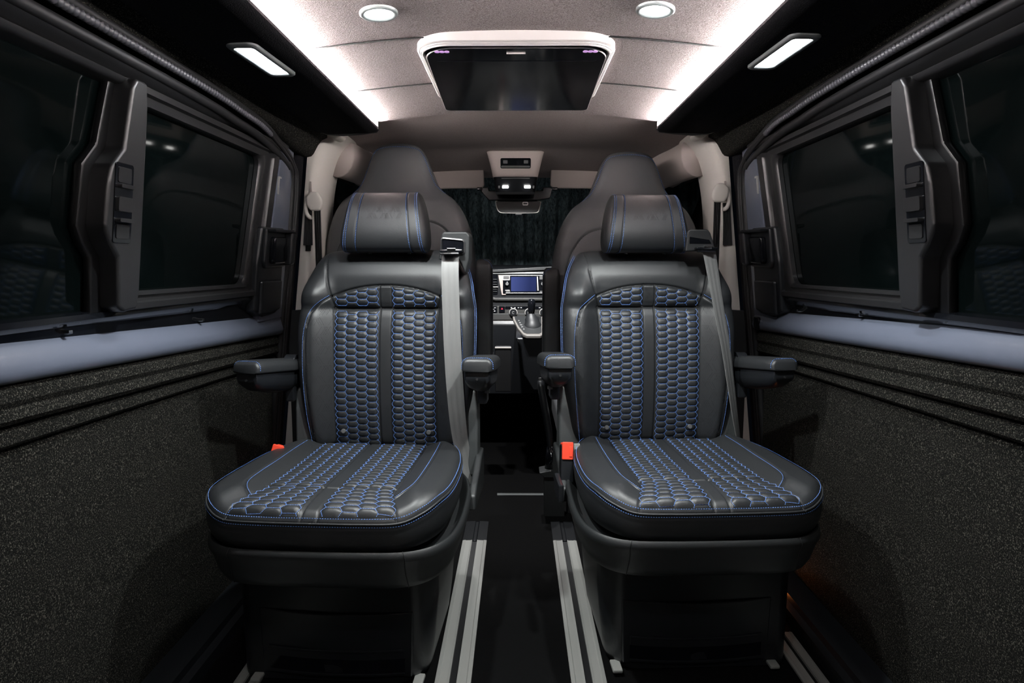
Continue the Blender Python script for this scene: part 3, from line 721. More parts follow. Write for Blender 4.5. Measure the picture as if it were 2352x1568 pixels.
    outl = lambda sc, tap: [(px+mir*(a*sc+(tap if a < -.02 else 0)), b) for a, b in rrect(W0, W1, -.050, .30, .05, n=8, rs=[.04, .04, .06, .03])]
    for z, sc, tap in ((.004, .975, .030), (.012, .985, .022), (.03, .99, .016), (.10, .995, .008), (.20, 1.0, 0), (.30, 1.0, 0), (.330, .99, 0)):
        rings.append([(x, y, z) for x, y in outl(sc, tap)])
    ped = MB().loft(rings).build('pedestal', 'plastic', root, smooth=50)
    G = lambda a, b, t: (px+mir*a, -.050-t+.010*abs(a/.2)**2.5, b)
    bow = lambda a: -.010*(1-(a/.19)**2)
    xs_ = np.linspace(-.182, .182, 15); top = [(x, .182+bow(x)) for x in xs_]; 
    mb = MB(); mb.prism(top[::-1]+[(-.176, .020)]+[(x, .020) for x in (0,)]+[(.176, .020)], G, -.004, .009, r=.0035, seg=3)
    fp = mb.build('front_panel', 'plastic', ped, smooth=35)
    mb = MB(); xs2 = np.linspace(-.160, .160, 15)
    mb.prism([(x, .094+bow(x)*.8) for x in xs2[::-1]]+[(x, .088+bow(x)*.8) for x in xs2], G, .008, .0125, r=.0015)
    mb.prism([(x, .036+bow(x)*.8) for x in xs2[::-1]]+[(x, .030+bow(x)*.8) for x in xs2], G, .008, .0125, r=.0015)
    mb.prism([(x, .088+bow(x)*.8) for x in xs2[::-1]]+[(x, .070+bow(x)*.8) for x in xs2], G, .007, .0100, r=.001)
    mb.build('grip_ledge', 'plastic', fp, smooth=30)
    mb = MB(); mb.prism([(x, .070+bow(x)*.8) for x in xs2[::-1]]+[(x, .036+bow(x)*.8) for x in xs2], G, .007, .0096); mb.build('grip_recess', 'gloss', fp, smooth=30)
    for a in (-.192, .188): MB().box(*sorted((px+mir*(a-.012), px+mir*(a+.012))), -.075, -.03, .009, .018, r=.003).build('rail_foot', 'alu', ped)
    # bridge between tray and pedestal
    MB().box(-.17+s*.02, .17+s*.02, .0, .22, .315, .345, r=.004).build('swivel_plate', 'rubber', root)

    # seat belt (always on the photograph's right) with its guide on the backrest
    if s < 0: gx, path = .197, [(.184, .266, 1.000), (.184, .252, .985), (.185, .240, .94), (.188, .232, .85), (.192, .226, .75), (.197, .226, .65), (.203, .232, .56), (.210, .246, .49), (.222, .258, .43), (.235, .262, .38)]
    else: gx, path = .128, [(.150, .262, 1.018), (.152, .250, 1.000), (.160, .242, .95), (.178, .234, .85), (.198, .228, .75), (.215, .226, .65), (.232, .230, .56), (.250, .244, .49), (.262, .258, .44), (.268, .262, .38)]
    belt = empty('seat_belt', (0, 0, 0)); belt.parent = root
    pc = catmull(path, 10, closed=False)
    rows = []
    for i, p in enumerate(pc):
        tw = .10 if s < 0 else .30
        k = i/len(pc); hw = .0225; cx, sx = math.cos(tw+k*.9), math.sin(tw+k*.9)
        if s < 0: cx, sx = math.cos(k*k*1.1), math.sin(k*k*1.1)
        a = Vector((cx, sx, 0)); n = Vector((sx, -cx, 0))
        row = []
        for u in np.linspace(-1, 1, 13): row.append(Vector(p)+a*hw*u+n*(.0009+.0005*math.cos(u*9.4)))
        for u in np.linspace(1, -1, 13): row.append(Vector(p)+a*hw*u-n*.0009)
        rows.append(row)
    MB().loft(rows).build('webbing', 'belt', belt, smooth=70)
    gz = 1.000 if s < 0 else 1.012
    if s < 0:
        mb = MB(); mb.prism([(.152, .985), (.160, 1.052), (.166, 1.058), (.226, 1.058), (.234, 1.048), (.232, .985), (.222, .95), (.205, .985)], lambda a, b, t: (a, t, b), .262, .330, r=.005, seg=3)
        gd = mb.build('belt_guide', 'grey_plastic', belt, smooth=40)
        MB().ring([(rrect(.158, .222, 1.002, 1.041, .008), .0), (rrect(.158, .222, 1.002, 1.041, .008), .004), (rrect(.161, .219, 1.005, 1.038, .006), .005), (rrect(.163, .217, 1.007, 1.036, .005), .0)], lambda a, b, t: (a, .262-t, b-.10*(a-.19))).build('guide_rim', 'frame', gd, smooth=40)
        MB().prism(rrect(.160, .220, 1.004, 1.038, .006), lambda a, b, t: (a, .2615-t, b-.1*(a-.19)), 0, .001).build('guide_slot', 'gloss', gd)
        lx, lz = .188, 1.008
    else:
        mb = MB(); mb.prism([(.088, 1.008), (.092, 1.062), (.098, 1.068), (.148, 1.068), (.156, 1.058), (.172, 1.012)], lambda a, b, t: (a, t, b), .258, .330, r=.005, seg=3)
        gd = mb.build('belt_guide', 'grey_plastic', belt, smooth=40)
        MB().prism([(.098, 1.030), (.098, 1.048), (.152, 1.040), (.158, 1.030)], lambda a, b, t: (a, .258-t, b), 0, .002, r=.001).build('guide_slot', 'gloss', gd)
        lx, lz = .142, 1.016
    MB().box(lx-.030, lx+.030, .240, .262, lz-.004, lz+.004, r=.003).box(lx-.028, lx+.022, .234, .244, lz-.010, lz-.005, r=.002).build('latch_plate', 'gloss', gd, smooth=40)
    MB().box(lx-.010, lx+.012, .2375, .2405, lz-.002, lz+.007, r=.001).box(lx-.026, lx+.020, .2325, .2345, lz-.010, lz-.0085).build('metal_tongue', 'chrome', gd)
    # buckle on the photograph's left of the cushion
    bk = empty('buckle', (0, 0, 0)); bk.parent = root
    rot = Matrix.Rotation(R(14 if s < 0 else 2), 3, 'Y') @ Matrix.Rotation(R(-12), 3, 'X'); pv = (-.262 if s < 0 else -.243, .17, .475)
    x0 = pv[0]
    MB().box(x0-.017, x0+.017, .150, .190, .400, .498, r=.004, rot=rot, piv=pv).build('buckle_housing', 'plastic', bk, smooth=40)
    MB().box(x0-.015, x0+.015, .146, .154, .460, .506, r=.003, rot=rot, piv=pv).box(x0-.015, x0+.008, .150, .186, .496, .503, r=.003, rot=rot, piv=pv).build('release_button', 'red', bk, smooth=40)
    MB().box(x0+.004, x0+.012, .1445, .1475, .468, .494, r=.001, rot=rot, piv=pv).build('button_slot', 'red', bk)
    if s > 0: MB().box(x0+.020, x0+.036, .172, .176, .46, .50, r=.001).build('buckle_tongue', 'alu', bk)
    return root
seatL = make_seat(-1, (-.372, 1.460, 0), R(-3), 'black captain seat with blue honeycomb stitching left of the aisle, belt hanging on aisle side')
seatR = make_seat(1, (.383, 1.518, 0), R(3), 'black captain seat with blue honeycomb stitching right of the aisle, belt slanting towards door')

for seat_, s_ in ((seatL, -1), (seatR, 1)):       # the double edge stitching shows on the aisle side only
    for g in [g for c in seat_.children for g in c.children if g.get('side') == s_]: bpy.data.objects.remove(g)
for o_ in bpy.data.objects:
    if 'side' in o_: del o_['side']

# ------------------------------------------------------------ flip-down monitor on the ceiling
tv = empty('ceiling_monitor', (-.003, 1.408, 1.4445), label='black flip-down monitor with rounded silver surround mounted under the ceiling', cat='monitor')
def tvfn(a, b, t): return (a, b, t)
def tvl(i): return rrect(-.216+i, .216-i, 0+i, .466-i*.3, .06, n=12, rs=[.026, .026, .075-i*.9, .075-i*.9])
MB().ring([(tvl(0), .016), (tvl(0), -.0090), (tvl(.002), -.0112), (tvl(.0040), -.0120), (tvl(.0046), -.0106), (tvl(.0055), -.0132), (tvl(.0075), -.0146), (tvl(.0082), -.0132), (tvl(.0092), -.0158), (tvl(.0115), -.0172), (tvl(.0125), -.0165), (tvl(.0128), .012)], tvfn).build('silver_surround', 'silver', tv, smooth=35)
MB().ring([(tvl(.0124), -.0150), (tvl(.0135), -.0158), (tvl(.024), -.0100), (tvl(.030), .0), (tvl(.030), .004), (tvl(.0124), .004)], tvfn).build('inner_bevel', 'grey_plastic', tv, smooth=40)
MB().prism(tvl(.020), tvfn, -.004, .016).build('housing', 'rubber', tv)
o3 = rrect(-.198, .198, .030, .476, .04, n=12, rs=[.014, .014, .062, .062])
def tilt(b): return -.025*max(0, b-.03)/.446
def scl(q): return [(a*q, .253+(b-.253)*q) for a, b in o3]
slab = MB().loft([[(a, b, z+tilt(b)) for a, b in scl(q)] for q, z in ((.99, -.003), (1, -.004), (1, -.0145), (.996, -.0162), (.985, -.017))]).build('screen_panel', 'screen', tv, smooth=40)
TF = lambda a, b, t: (a, b, t+tilt(b))
MB().ring([(scl(1.001), -.0125), (scl(1.005), -.0140), (scl(1.003), -.0160), (scl(.997), -.0164), (scl(.997), -.0130)], TF).build('panel_edge', 'silver', slab, smooth=60)
MB().prism(rrect(-.180, .180, .100, .468, .004), TF, -.0180, -.0168).build('display', 'gloss', slab)
MB().prism(rrect(-.0205, .0205, .0515, .0545, .001), TF, -.0195, -.0165).build('catch', 'silver', slab)
for sx in (-1, 1):
    for k in range(3): MB().cyl((sx*.1595+(k-1)*.0105, .046, -.0172+tilt(.046)), (0, 0, -1), .0056, .0014, 16).build('infrared_window', 'purple', slab)

# ------------------------------------------------------------ cab: B pillars, cant rails, windows, windscreen curtain
for s, nm in ((-1, 'left'), (1, 'right')):
    # B pillar trim: wide at the roof, curved into the cab window opening
    cz = catmull([(.585, 1.425), (.612, 1.408), (.640, 1.375), (.662, 1.325), (.678, 1.26), (.689, 1.18), (.697, 1.08), (.705, .95), (.712, .83), (.715, .60), (.72, .10)], 6, closed=False)
    rows = []
    for x, z in cz:
        xo = wx(z, .03) if z < 1.37 else .745
        rows.append([(s*xo, 2.255, z), (s*(x+.036), 2.252, z), (s*(x+.022), 2.256, z-.002), (s*(x+.008), 2.275, z-.006), (s*x, 2.33, z-.01), (s*(x+.004), 2.47, z-.01), (s*(x+.03), 2.50, z), (s*xo, 2.50, z)])
    bp_ = MB().loft(rows).build('trim_6' if s < 0 else 'trim_7', 'trim', smooth=60)
    structure(bp_, 'pale grey pillar trim behind the %s cab door' % nm)
    MB().prism([(.700, .30), (.80, .30), (.80, .815), (.69, .822)], lambda a, b, t: (s*a, t, b), 2.242, 2.256, r=.003).build('lower_cover', 'grey_plastic', bp_)
    MB().prism([(.58, 1.395), (.60, 1.432), (.628, 1.432), (.628, 1.395), (.60, 1.385)], lambda a, b, t: (s*a, t, b), 2.20, 2.27, r=.010, seg=3).build('corner_blend', 'trim', bp_, smooth=60)
    # recess the belt runs in
    MB().prism([(.702, 1.18), (.722, 1.18), (.735, 1.04), (.704, 1.04)], lambda a, b, t: (s*(a+.002), t, b), 2.246, 2.254).build('belt_slot', 'rubber', bp_)
    MB().prism([(.703, 1.255), (.7075, 1.255), (.7075, 1.20), (.703, 1.20)], lambda a, b, t: (s*a, t, b), 2.248, 2.2545).build('height_slot', 'pinktrim', bp_)
    # cant rail running forward to the windscreen pillar
    pth = catmull([(s*.655, 2.40, 1.375), (s*.635, 2.60, 1.378), (s*.60, 2.80, 1.372), (s*.56, 3.0, 1.340), (s*.57, 3.2, 1.26), (s*.62, 3.42, 1.12), (s*.68, 3.6, .98)], 8, closed=False)
    cr = MB().tube([tuple(p) for p in pth], [.085]*20+list(np.linspace(.085, .05, len(pth)-20)), n=20, flat=.75).build('trim_8' if s < 0 else 'trim_9', 'pinktrim', smooth=180)
    structure(cr, 'beige roof rail and windscreen pillar of the %s cab side' % nm)
    # cab side: lower door, dark glass
    MB_ = MB().prism([(2.45, -.04), (4.1, -.04), (4.1, .86), (2.45, .86)], side(s), -.03, .02).prism([(2.45, 1.36), (4.1, 1.36), (4.1, 1.50), (2.45, 1.50)], side(s), -.03, .02)
    cd = MB_.build('door_3' if s < 0 else 'door_4', 'rubber'); structure(cd, 'dark cab door on the %s' % nm)
    MB().prism([(2.45, .84), (4.1, .84), (4.1, 1.38), (2.45, 1.38)], side(s), -.012, -.007).build('pane', 'glass', cd)
    # belt and its upper guide
    bx, bz = (.688, 1.185) if s < 0 else (.684, 1.212)
    cb = empty('cab_seat_belt', (s*bx, 2.24, bz), label='black cab seat belt hanging from a pale guide on the %s pillar' % nm, cat='seat belt', group='cab seat belts')
    MB().prism([(-.028, .018), (-.010, .034), (.012, .034), (.026, .012), (.030, -.012), (.020, -.030), (-.014, -.030), (-.026, -.012)], lambda a, b, t: (-s*a, -t, b), -.005, .020, r=.008, seg=3).build('guide_cover', 'trim', cb, smooth=60)
    MB().tube([(s*(.016+.016*math.sin(q)), -.006, -.018-.034*math.cos(q)) for q in np.linspace(-.2, 2.6, 16)], .007, n=8).build('guide_ring', 'trim', cb, smooth=180)
    def web(x0, x1, z0, z1, y0, y1, hw):
        mb = MB(); L = []
        for t in np.linspace(0, 1, 12):
            xc = x0+(x1-x0)*t; zc = z0+(z1-z0)*t; yc = y0+(y1-y0)*t
            L.append([(xc+hw*u, yc+.003*math.cos(u*11), zc) for u in np.linspace(-1, 1, 15)]+[(xc+hw*u, yc+.005, zc) for u in np.linspace(1, -1, 15)])
        return mb.loft(L)
    web(-s*.008, -s*.001, -.020, -.42, -.010, .01, .011).build('webbing', 'beltdark', cb, smooth=80)
    web(s*.024, s*.034, -.030, -.165, .004, .008, .009).build('webbing', 'beltdark', cb, smooth=80)
# front bulkhead and windscreen curtain
def cur(u, v):
    x = -.66+1.32*u; fold = .022*math.sin(u*105+1.2*math.sin(u*17))+.006*math.sin(u*221+2)
    return (x, 3.86-.34*v*v*.6+fold*(1.1-.5*v), .86+.62*v)
cu = MB().grid(cur, np.linspace(0, 1, 260), np.linspace(0, 1, 14)).build('windscreen_curtain', 'curtain', smooth=180)
m_ = cu.modifiers.new('thick', 'SOLIDIFY'); m_.thickness = .003
tag(cu, 'dark blue-black pleated curtain drawn across the windscreen', 'curtain')
structure(MB().box(-.85, .85, 4.1, 4.14, -.06, 1.5).build('wall_front', 'rubber'), 'dark end of the cab behind the curtain')
# rear view mirror and sensor cover
mr = empty('rear_view_mirror', (.004, 2.99, 1.235), label='wide interior rear view mirror with thin pale rim hanging before the curtain', cat='mirror')
ml = [(-.098, .026), (-.06, .029), (.06, .029), (.098, .024), (.102, .016), (.096, -.010), (.088, -.024), (.06, -.028), (-.06, -.028), (-.086, -.022), (-.096, -.008), (-.101, .016)]
ml = [tuple(p) for p in catmull(ml, 4)]
mc = lambda q: [(a*q, b*q*(1 if q == 1 else q)) for a, b in ml]
MB().loft([[(a*q, y, b*q) for a, b in ml] for q, y in ((.8, .03), (.97, .012), (1, .004), (1, -.004))]).build('housing', 'gloss', mr, smooth=60)
MB().ring([(mc(1.0), .003), (mc(1.012), .006), (mc(.985), .0075), (mc(.975), .003)], lambda a, b, t: (a, -t, b)).build('rim', 'trim', mr, smooth=60)
mm_ = M['mirror'] = mat('mirror_glass', (.028, .028, .028), .015, spec=.5)
MB().prism(mc(.975), lambda a, b, t: (a, -t, b), .003, .0045).build('mirror_glass', 'mirror', mr)
MB().tube([(0, .02, .02), (0, .025, .035), (0, .03, .040)], .014, n=10).build('stalk', 'rubber', mr, smooth=60); MB().box(-.014, .018, .0, .02, -.036, -.026, r=.003).build('dimming_tab', 'rubber', mr, smooth=60)
MB().ring([(rrect(-.013, .013, -.008, .008, .005), 0), (rrect(-.013, .013, -.008, .008, .005), .002), (rrect(-.009, .009, -.004, .004, .003), .002), (rrect(-.009, .009, -.004, .004, .003), 0)], lambda a, b, t: (a+.032, -.0045-t, b+.014)).build('toll_tag_clip', 'chrome', mr)
# overhead console
oc = empty('overhead_console', (-.008, 2.72, 1.36), label='pale overhead console with dark display slot and two lit cab lamps', cat='console', )
rows = []
for t in np.linspace(0, 1, 14):
    z = .068-.150*t; hw = .116-.030*t-.004*math.sin(t*3); y = -.035+.085*t
    rows.append([(-hw, y+.10, z), (-hw, y+.015, z), (-hw+.008, y+.004, z), (-hw+.022, y, z), (hw-.022, y, z), (hw-.008, y+.004, z), (hw, y+.015, z), (hw, y+.10, z)])
hd = [[(x*.93, y+.02, z+.012) for x, y, z in rows[0]]]
MB().loft(hd+rows[:9]).build('shell', 'pinktrim', oc, smooth=60)
yz = lambda z: -.035+.085*(.068-z)/.150
MB().prism(rrect(-.061, .063, .006, .044, .006), lambda a, b, t: (a, yz(b)-t, b), -.002, .0015, r=.0008).build('display_slot', 'gloss', oc)
MB().prism(rrect(-.058, .060, .009, .016, .003), lambda a, b, t: (a, yz(b)-t, b), .001, .003).prism(rrect(-.05, -.032, .024, .036, .002), lambda a, b, t: (a, yz(b)-t, b), .001, .0022).prism(rrect(.034, .052, .024, .036, .002), lambda a, b, t: (a, yz(b)-t, b), .001, .0022).build('switch_row', 'grey_btn', oc)
MB().loft([[(x*.97, y+.004, z) for x, y, z in r] for r in rows[8:]]).build('lamp_unit', 'plastic', oc, smooth=60)
for sx in (-1, 1):
    MB().prism(rrect(-.0125, .0125, -.0055, .0055, .003), lambda a, b, t: (sx*.046+.004+a*1.05, yz(-.064)-.002-t, -.064+b), 0, .004, r=.001).build('cab_lamp', 'cablamp', oc)
    L = bpy.data.lights.new('cab_beam', 'SPOT'); L.energy = CABBEAM; L.spot_size = R(124); L.spot_blend = .5; L.shadow_soft_size = .012
    lo = bpy.data.objects.new('cab_beam', L); COL.objects.link(lo); lo.parent = oc; lo.location = (sx*.046+.004, yz(-.064)-.006, -.090); lo.rotation_euler = (R(18), 0, 0)
    MB().prism(rrect(-.0035, .0035, -.006, .006, .003), lambda a, b, t: (sx*.072+.004+a, yz(-.064)+.004-t, -.064+b), 0, .008, r=.001).build('map_switch', 'lamprim', oc)
MB().box(-.058, .060, yz(-.03)-.004, yz(-.03)+.002, -.032, -.029, r=.001).build('light_ledge', 'grey_btn', oc)
# sensor cover behind the mirror stem
MB().prism([(-.165, .028), (-.155, .035), (-.12, .035), (-.118, .02), (.12, .02), (.122, .035), (.155, .035), (.165, .028), (.155, -.015), (.10, -.024), (-.12, -.024)], lambda a, b, t: (a, .24+t, b-.075), 0, .03, r=.004).build('sensor_cover', 'gloss', oc)
# sun visors
for s, nm in ((-1, 'left'), (1, 'right')):
    v = empty('sun_visor', (s*.325, 2.96, 1.36), label='beige sun visor %s of the overhead console%s' % (nm, ', with a yellow sticker' if s < 0 else ''), cat='sun visor', group='cab sun visors')
    MB().prism([(s*a, b) for a, b in [(-.175, .042), (-.168, .051), (-.06, .050), (.17, .042), (.20, .030), (.20, -.035), (.18, -.050), (-.165, -.046), (-.178, -.036)]], lambda a, b, t: (a, t+.06*b, b), -.009, .009, r=.007, seg=3).build('visor_panel', 'pinktrim', v, smooth=60)
    MB().box(*sorted((-s*.168, -s*.145)), -.012, .012, -.056, -.042, r=.003).box(*sorted((-s*.14, -s*.04)), -.012, .012, .050, .060, r=.003).build('visor_clip', 'gloss', v)
    if s < 0:
        MB().box(-.078, -.056, -.0135, -.0115, .0, .006).build('warning_sticker', 'yellow', v)
        st = MB().box(-.078, -.055, -.0132, -.0112, -.018, .0).build('sticker_paper', 'paper', v)
        MB().box(-.073, -.060, -.0136, -.0130, -.013, -.004).build('sticker_print', 'grey_btn', st)

# ------------------------------------------------------------ cab seats seen from behind
def cab_seat(s, loc, label):
    root = empty('bucket_seat', loc, label=label, cat='seat', group='front cab seats')
    hf = [(.045, 1.408), (.078, 1.395), (.098, 1.365), (.118, 1.315), (.138, 1.268), (.165, 1.236), (.205, 1.205), (.240, 1.150), (.265, 1.075), (.278, .98), (.282, .88), (.275, .76), (.255, .62), (.20, .50), (.10, .46)]
    out = catmull([(0, 1.412)]+hf+[(0, .455)]+[(-a, b) for a, b in hf[::-1]], 10)
    P = lambda A, B, d: (A, -d+.04*np.clip((B-1.2)/.2, 0, 1)-.02*np.clip((1.1-B)/.5, 0, 1), B+0*A)
    D = lambda A, B: .050*(1-np.clip(np.abs(A)/.30, 0, 1)**2.2)+.015*np.exp(-((B-1.05)/.2)**2)-.018*np.exp(-((B-1.26)/.07)**2)
    # inner curved seam of the seat shell
    seam = [(-.235, .80), (-.232, .92), (-.222, 1.01), (-.200, 1.06), (-.165, 1.105), (-.11, 1.128), (0, 1.135), (.11, 1.128), (.165, 1.105), (.200, 1.06), (.222, 1.01), (.232, .92), (.235, .80)]
    seam = catmull(seam, 5, closed=False)
    head = catmull([(-.170, 1.232), (-.138, 1.258), (-.118, 1.30), (-.098, 1.352), (-.078, 1.383), (-.04, 1.394), (0, 1.396), (.04, 1.394), (.078, 1.383), (.098, 1.352), (.118, 1.30), (.138, 1.258), (.170, 1.232)], 5, closed=False)
    b, DRS = pillow('backrest', out, (0, .98), P, D, .035, .1, -.10, 'cab_leather', root, grooves=[(seam, .004, .003), (head, .002, .002)], nseg=360, dr=.0045)
    sb = MB()
    T = head; stitch(sb, np.stack(P(T[:, 0], T[:, 1], DRS(T[:, 0], T[:, 1])+.001), 1), (0, -1, .2), pitch=.0062, rad=.0009)
    sb.build('stitching', 'thread', b, smooth=60, fix=False)
    # lower cushion
    MB().box(-.25, .25, .04, .50, .32, .46, r=.04, seg=4).build('seat_cushion', 'cab_leather', root, smooth=50)
    MB().box(-.21, .21, .06, .44, .0, .33, r=.02).build('seat_base', 'rubber', root, smooth=40)
    ax = -s*(.315 if s < 0 else .285)
    a = MB(); zt = .995 if s < 0 else .985
    a.loft([[(ax+p, -.11+q, z) for p, q in rrect(-.031*k, .031*k, -.035*k, .035*k, .016*k, n=5)] for z, k in ((.60, .85), (.625, 1), (.66, 1), (.93, 1), (.965, .97), (.985, .82), (.993, .55))])
    arm = a.build('folded_armrest', 'leather', root, smooth=60)
    sb = MB(); stitch(sb, [(ax-s*.031*math.cos(q), -.148, .955+.036*math.sin(q)) for q in np.linspace(.2, 1.5, 8)], (0, -1, .5), pitch=.005, rad=.0007); sb.build('stitching', 'thread', arm, smooth=60, fix=False)
    MB().box(ax-.0315, ax+.0315, -.1465, -.073, .655, .658).build('armrest_joint', 'rubber', arm)
    return root
cab_seat(-1, (-.432, 2.40, 0), 'tall black cab seat back with integrated headrest, behind the left captain seat')
cab_seat(1, (.405, 2.40, -.030), 'tall black cab seat back with integrated headrest, behind the right captain seat')

# handbrake beside the right cab seat
hb = empty('handbrake', (.115, 2.46, .18), label='black handbrake lever standing right of the aisle', cat='handbrake')
MB().tube([(.020, .0, .06), (.012, .01, .13), (-.004, .02, .22), (-.022, .03, .32), (-.026, .032, .345)], [.014, .014, .0155, .014, .010], n=14).build('grip', 'plastic', hb, smooth=180)
MB().tube([(.022, -.004, .0), (.021, -.002, .05), (.017, .003, .09)], [.030, .026, .016], n=14).build('gaiter', 'gloss', hb, smooth=180)
MB().prism([(-.03, 0), (-.012, -.018), (.075, -.018), (.075, .012), (.05, .016)], lambda a, b, t: (a, t, b), -.05, .03, r=.003).box(-.01, .07, -.03, .03, -.19, -.01).build('bracket', 'grey_plastic', hb)
MB().cyl((-.0255, .032, .350), (-.1, .05, 1), .006, .012, 12).build('button', 'grey_btn', hb)

# ------------------------------------------------------------ dashboard
da = empty('dashboard', (0, 3.35, 0), label='black dashboard with radio, air vent and climate controls between the cab seats', cat='dashboard')
DF = lambda a, b, t: (a, -t, b)
MB().prism([(-.012, .30), (-.030, .67), (-.018, .69), (-.012, .79), (.0, .80), (.0, .935), (.012, .955), (.22, .975), (.25, .95), (.25, .30)], lambda a, b, t: (t, a, b), -.78, .78, r=.008, seg=3).build('dash_body', 'plastic', da, smooth=40)
MB().prism([(-.16, .935), (-.16, .948), (.80, 1.0), (.80, .975)], DF, -.02, .012, r=.003).build('dash_top_lip', 'grey_plastic', da)
MB().prism([(-.78, .795), (-.78, .811), (-.13, .811), (-.115, .806), (.78, .806), (.78, .792), (-.11, .792), (-.13, .797)], DF, .004, .030, r=.004).build('trim_rail', 'dash_grey', da, smooth=40)
MB().box(-.6, .6, -.008, .0, .928, .932, r=.001).build('chrome_line', 'lamprim', da)
vt = MB().prism(rrect(-.20, -.100, .822, .925, .008), DF, .0, .004).build('air_vent', 'gloss', da)
for k, z in enumerate((.838, .850, .874, .886, .900)):
    MB().box(-.196, -.104, -.012, -.004, z-.0016, z+.0016, r=.001).build('louvre', 'grey_plastic', vt)
MB().box(-.16, -.098, -.016, -.010, .860, .8635, r=.001).build('vent_slider', 'trim', vt)
MB().prism([(-.098, .922), (-.074, .922), (-.058, .820), (-.080, .820)], DF, .002, .009, r=.002).build('silver_strip', 'pinktrim', da)
rd = MB().prism(rrect(-.074, .170, .826, .922, .004), DF, .002, .010, r=.002).build('radio', 'gloss', da)
MB().box(-.074, .170, -.0125, -.009, .9185, .9215, r=.001).box(-.060, .165, -.0125, -.009, .829, .832, r=.001).ring([(rrect(-.076, -.038, .896, .922, .002), .009), (rrect(-.076, -.038, .896, .922, .002), .0125), (rrect(-.071, -.043, .901, .917, .002), .0125), (rrect(-.071, -.043, .901, .917, .002), .009)], DF).box(-.062, -.038, -.0125, -.009, .842, .846, r=.001).build('silver_edging', 'edging', rd)
for q_ in ((-.069, -.045, .902, .916), (-.058, -.036, .833, .841), (.114, .140, .900, .917), (.116, .140, .833, .842)): MB().prism(rrect(*q_, .001), DF, .009, .011).build('soft_key', 'grey_btn', rd)
MB().prism(rrect(-.032, .098, .839, .913, .003), DF, .009, .0105).build('radio_display', 'navscreen', rd)
MB().prism([(.100, .915), (.106, .915), (.110, .842), (.104, .842)], DF, .009, .013, r=.001).build('silver_bar', 'edging', rd)
for cx in (-.052, .130):
    k = MB().cyl((cx, -.018, .878), (0, -1, 0), .0105, .016, 24, r=.002).build('volume_knob', 'gloss', rd, smooth=40)
    MB().cyl((cx, -.0268, .878), (0, -1, 0), .008, .001, 24).build('knob_face', 'grey_btn', k)
    MB().tube([(cx+.0055*math.cos(q), -.0275, .878+.0055*math.sin(q)) for q in np.linspace(0, 6.28, 20)], .0006, n=5).build('power_symbol', 'mark', k, smooth=180)
# climate strip
cl = MB().prism([(-.60, .692), (-.60, .765), (.60, .765), (.60, .692)], DF, .016, .026, r=.003).build('climate_panel', 'dash_grey', da)
MB().box(-.60, .60, -.028, -.025, .722, .7245, r=.001).build('panel_line', 'lamprim', cl)
MB().prism(rrect(-.062, .17, .748, .764, .001), DF, .024, .028).build('display_strip', 'gloss', cl)
mb = MB()
for x in (-.03, -.012, .006, .02, .115): mb.box(x-.004, x+.004, -.0288, -.0282, .754, .758)
mb.build('switch_marking', 'mark', cl, smooth=0)
for x, hz in ((-.118, 0), (-.078, 1)):
    b_ = MB().prism(rrect(x-.015, x+.015, .731, .764, .002), DF, .024, .030, r=.001).build('push_button', 'gloss', cl)
    if hz: MB().add([(x-.0055, -.0308, .747), (x+.0055, -.0308, .747), (x, -.0308, .757), (x-.0055, -.0303, .747), (x+.0055, -.0303, .747), (x, -.0303, .757)], [(0, 1, 2), (3, 5, 4), (0, 3, 4, 1), (1, 4, 5, 2), (2, 5, 3, 0)]).build('hazard_triangle', 'redled', b_, smooth=0)
    else: MB().box(x-.001, x+.009, -.0308, -.0302, .754, .757).box(x-.009, x+.002, -.0308, -.0302, .747, .749).box(x-.002, x+.006, -.0308, -.0302, .737, .741).build('switch_symbol', 'mark', b_, smooth=0)
for x in (-.020, .060, .135):
    k = MB().cyl((x, -.034, .732), (0, -1, 0), .0185, .020, 32, r=.003).build('climate_knob', 'plastic', cl, smooth=40)
    MB().tube([(x+.0195*math.cos(q), -.034, .732+.0195*math.sin(q)) for q in np.linspace(0, 6.283, 40)], .0022, n=6).build('chrome_ring', 'edging', k, smooth=180)
    MB().tube([(x+.006*math.cos(q), -.0445, .732+.006*math.sin(q)) for q in np.linspace(.6, 5.4, 16)], .0007, n=5).box(x-.0006, x+.0006, -.0452, -.044, .734, .739).build('knob_symbol', 'mark', k, smooth=180)
MB().box(-.10, -.028, -.45, -.40, .40, .606, r=.004).build('storage_bin', 'rubber', da)
MB().box(-.101, -.027, -.452, -.445, .598, .606, r=.002).build('storage_rim', 'trim', da)
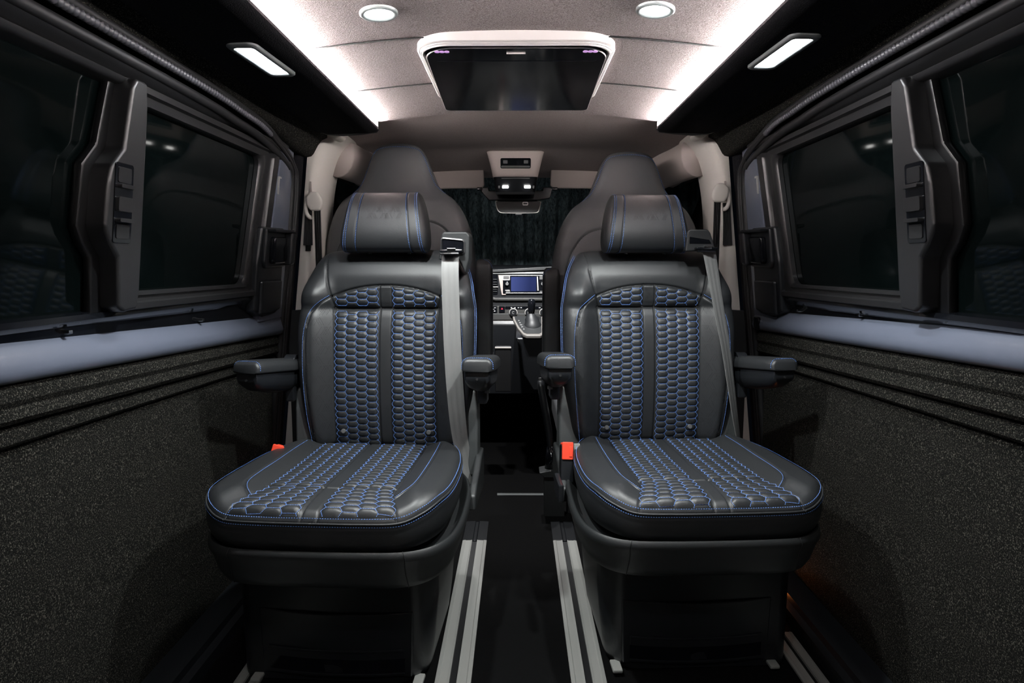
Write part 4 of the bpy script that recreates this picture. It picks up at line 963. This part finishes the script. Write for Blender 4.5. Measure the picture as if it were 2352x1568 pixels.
# gear selector console
gc = empty('gear_selector', (.06, 2.98, 0), label='black automatic gear selector with leather gaiter on the console before the radio', cat='gear lever')
MB().prism([(-.070, .648), (.062, .648), (.070, .40), (.01, .40), (-.030, .47), (-.045, .600)], lambda a, b, t: (a, t, b+.45*max(0, min(t+.05, .14))), -.075, .30, r=.012, seg=3).build('console_body', 'plastic', gc, smooth=40)
plate = lambda a, b, t: (a, b, .645+.45*(b+.09)+t)
pl_o = [(-.082, .07), (-.078, .04), (-.058, -.03), (-.034, -.082), (-.018, -.094), (.045, -.094), (.058, -.082), (.062, .07)]
MB().prism(pl_o, plate, .002, .016, r=.003).build('console_frame', 'console_trim', gc, smooth=40)
pin = [(a*.88-.001, b*.90+.005) for a, b in pl_o]
pp_ = MB().prism(pin, plate, .014, .0175).build('selector_plate', 'grey_plastic', gc)
def text(name, body, size, M4, m, parent):
    cu_ = bpy.data.curves.new(name, 'FONT'); cu_.body = body; cu_.size = size; cu_.extrude = .0003; cu_.align_x = 'CENTER'; cu_.align_y = 'CENTER'
    o = bpy.data.objects.new(name, cu_); COL.objects.link(o); dg = bpy.context.evaluated_depsgraph_get(); me = bpy.data.meshes.new_from_object(o.evaluated_get(dg))
    bpy.data.objects.remove(o); me.transform(M4); return link(name, me, m, parent, smooth=0)
for ch, a, b in (('P', -.052, .026), ('R', -.047, .008), ('N', -.042, -.010), ('D', -.037, -.028), ('S', -.030, -.046)):
    text('gear_letter', ch, .012, Matrix.Translation(plate(a, b, .0185)) @ Matrix.Rotation(math.atan(.45), 4, 'X'), 'mark', pp_)
MB().loft([[(cx+q*math.cos(a)*1.1, cy+q*math.sin(a), z) for a in np.linspace(0, 2*math.pi, 24, endpoint=False)] for q, z, cx, cy in ((.040, .682, .012, .0), (.037, .70, .012, .0), (.030, .712, .011, .005), (.031, .722, .009, .01), (.022, .737, .006, .012), (.017, .75, .004, .014))]).build('gaiter', 'leather', gc, smooth=60)
MB().tube([(.004, .014, .74), (.006, .012, .765), (.006, .010, .79), (.007, .008, .812), (.007, .008, .818)], [.013, .0165, .0185, .0165, .008], n=18).build('lever_knob', 'gloss', gc, smooth=180)
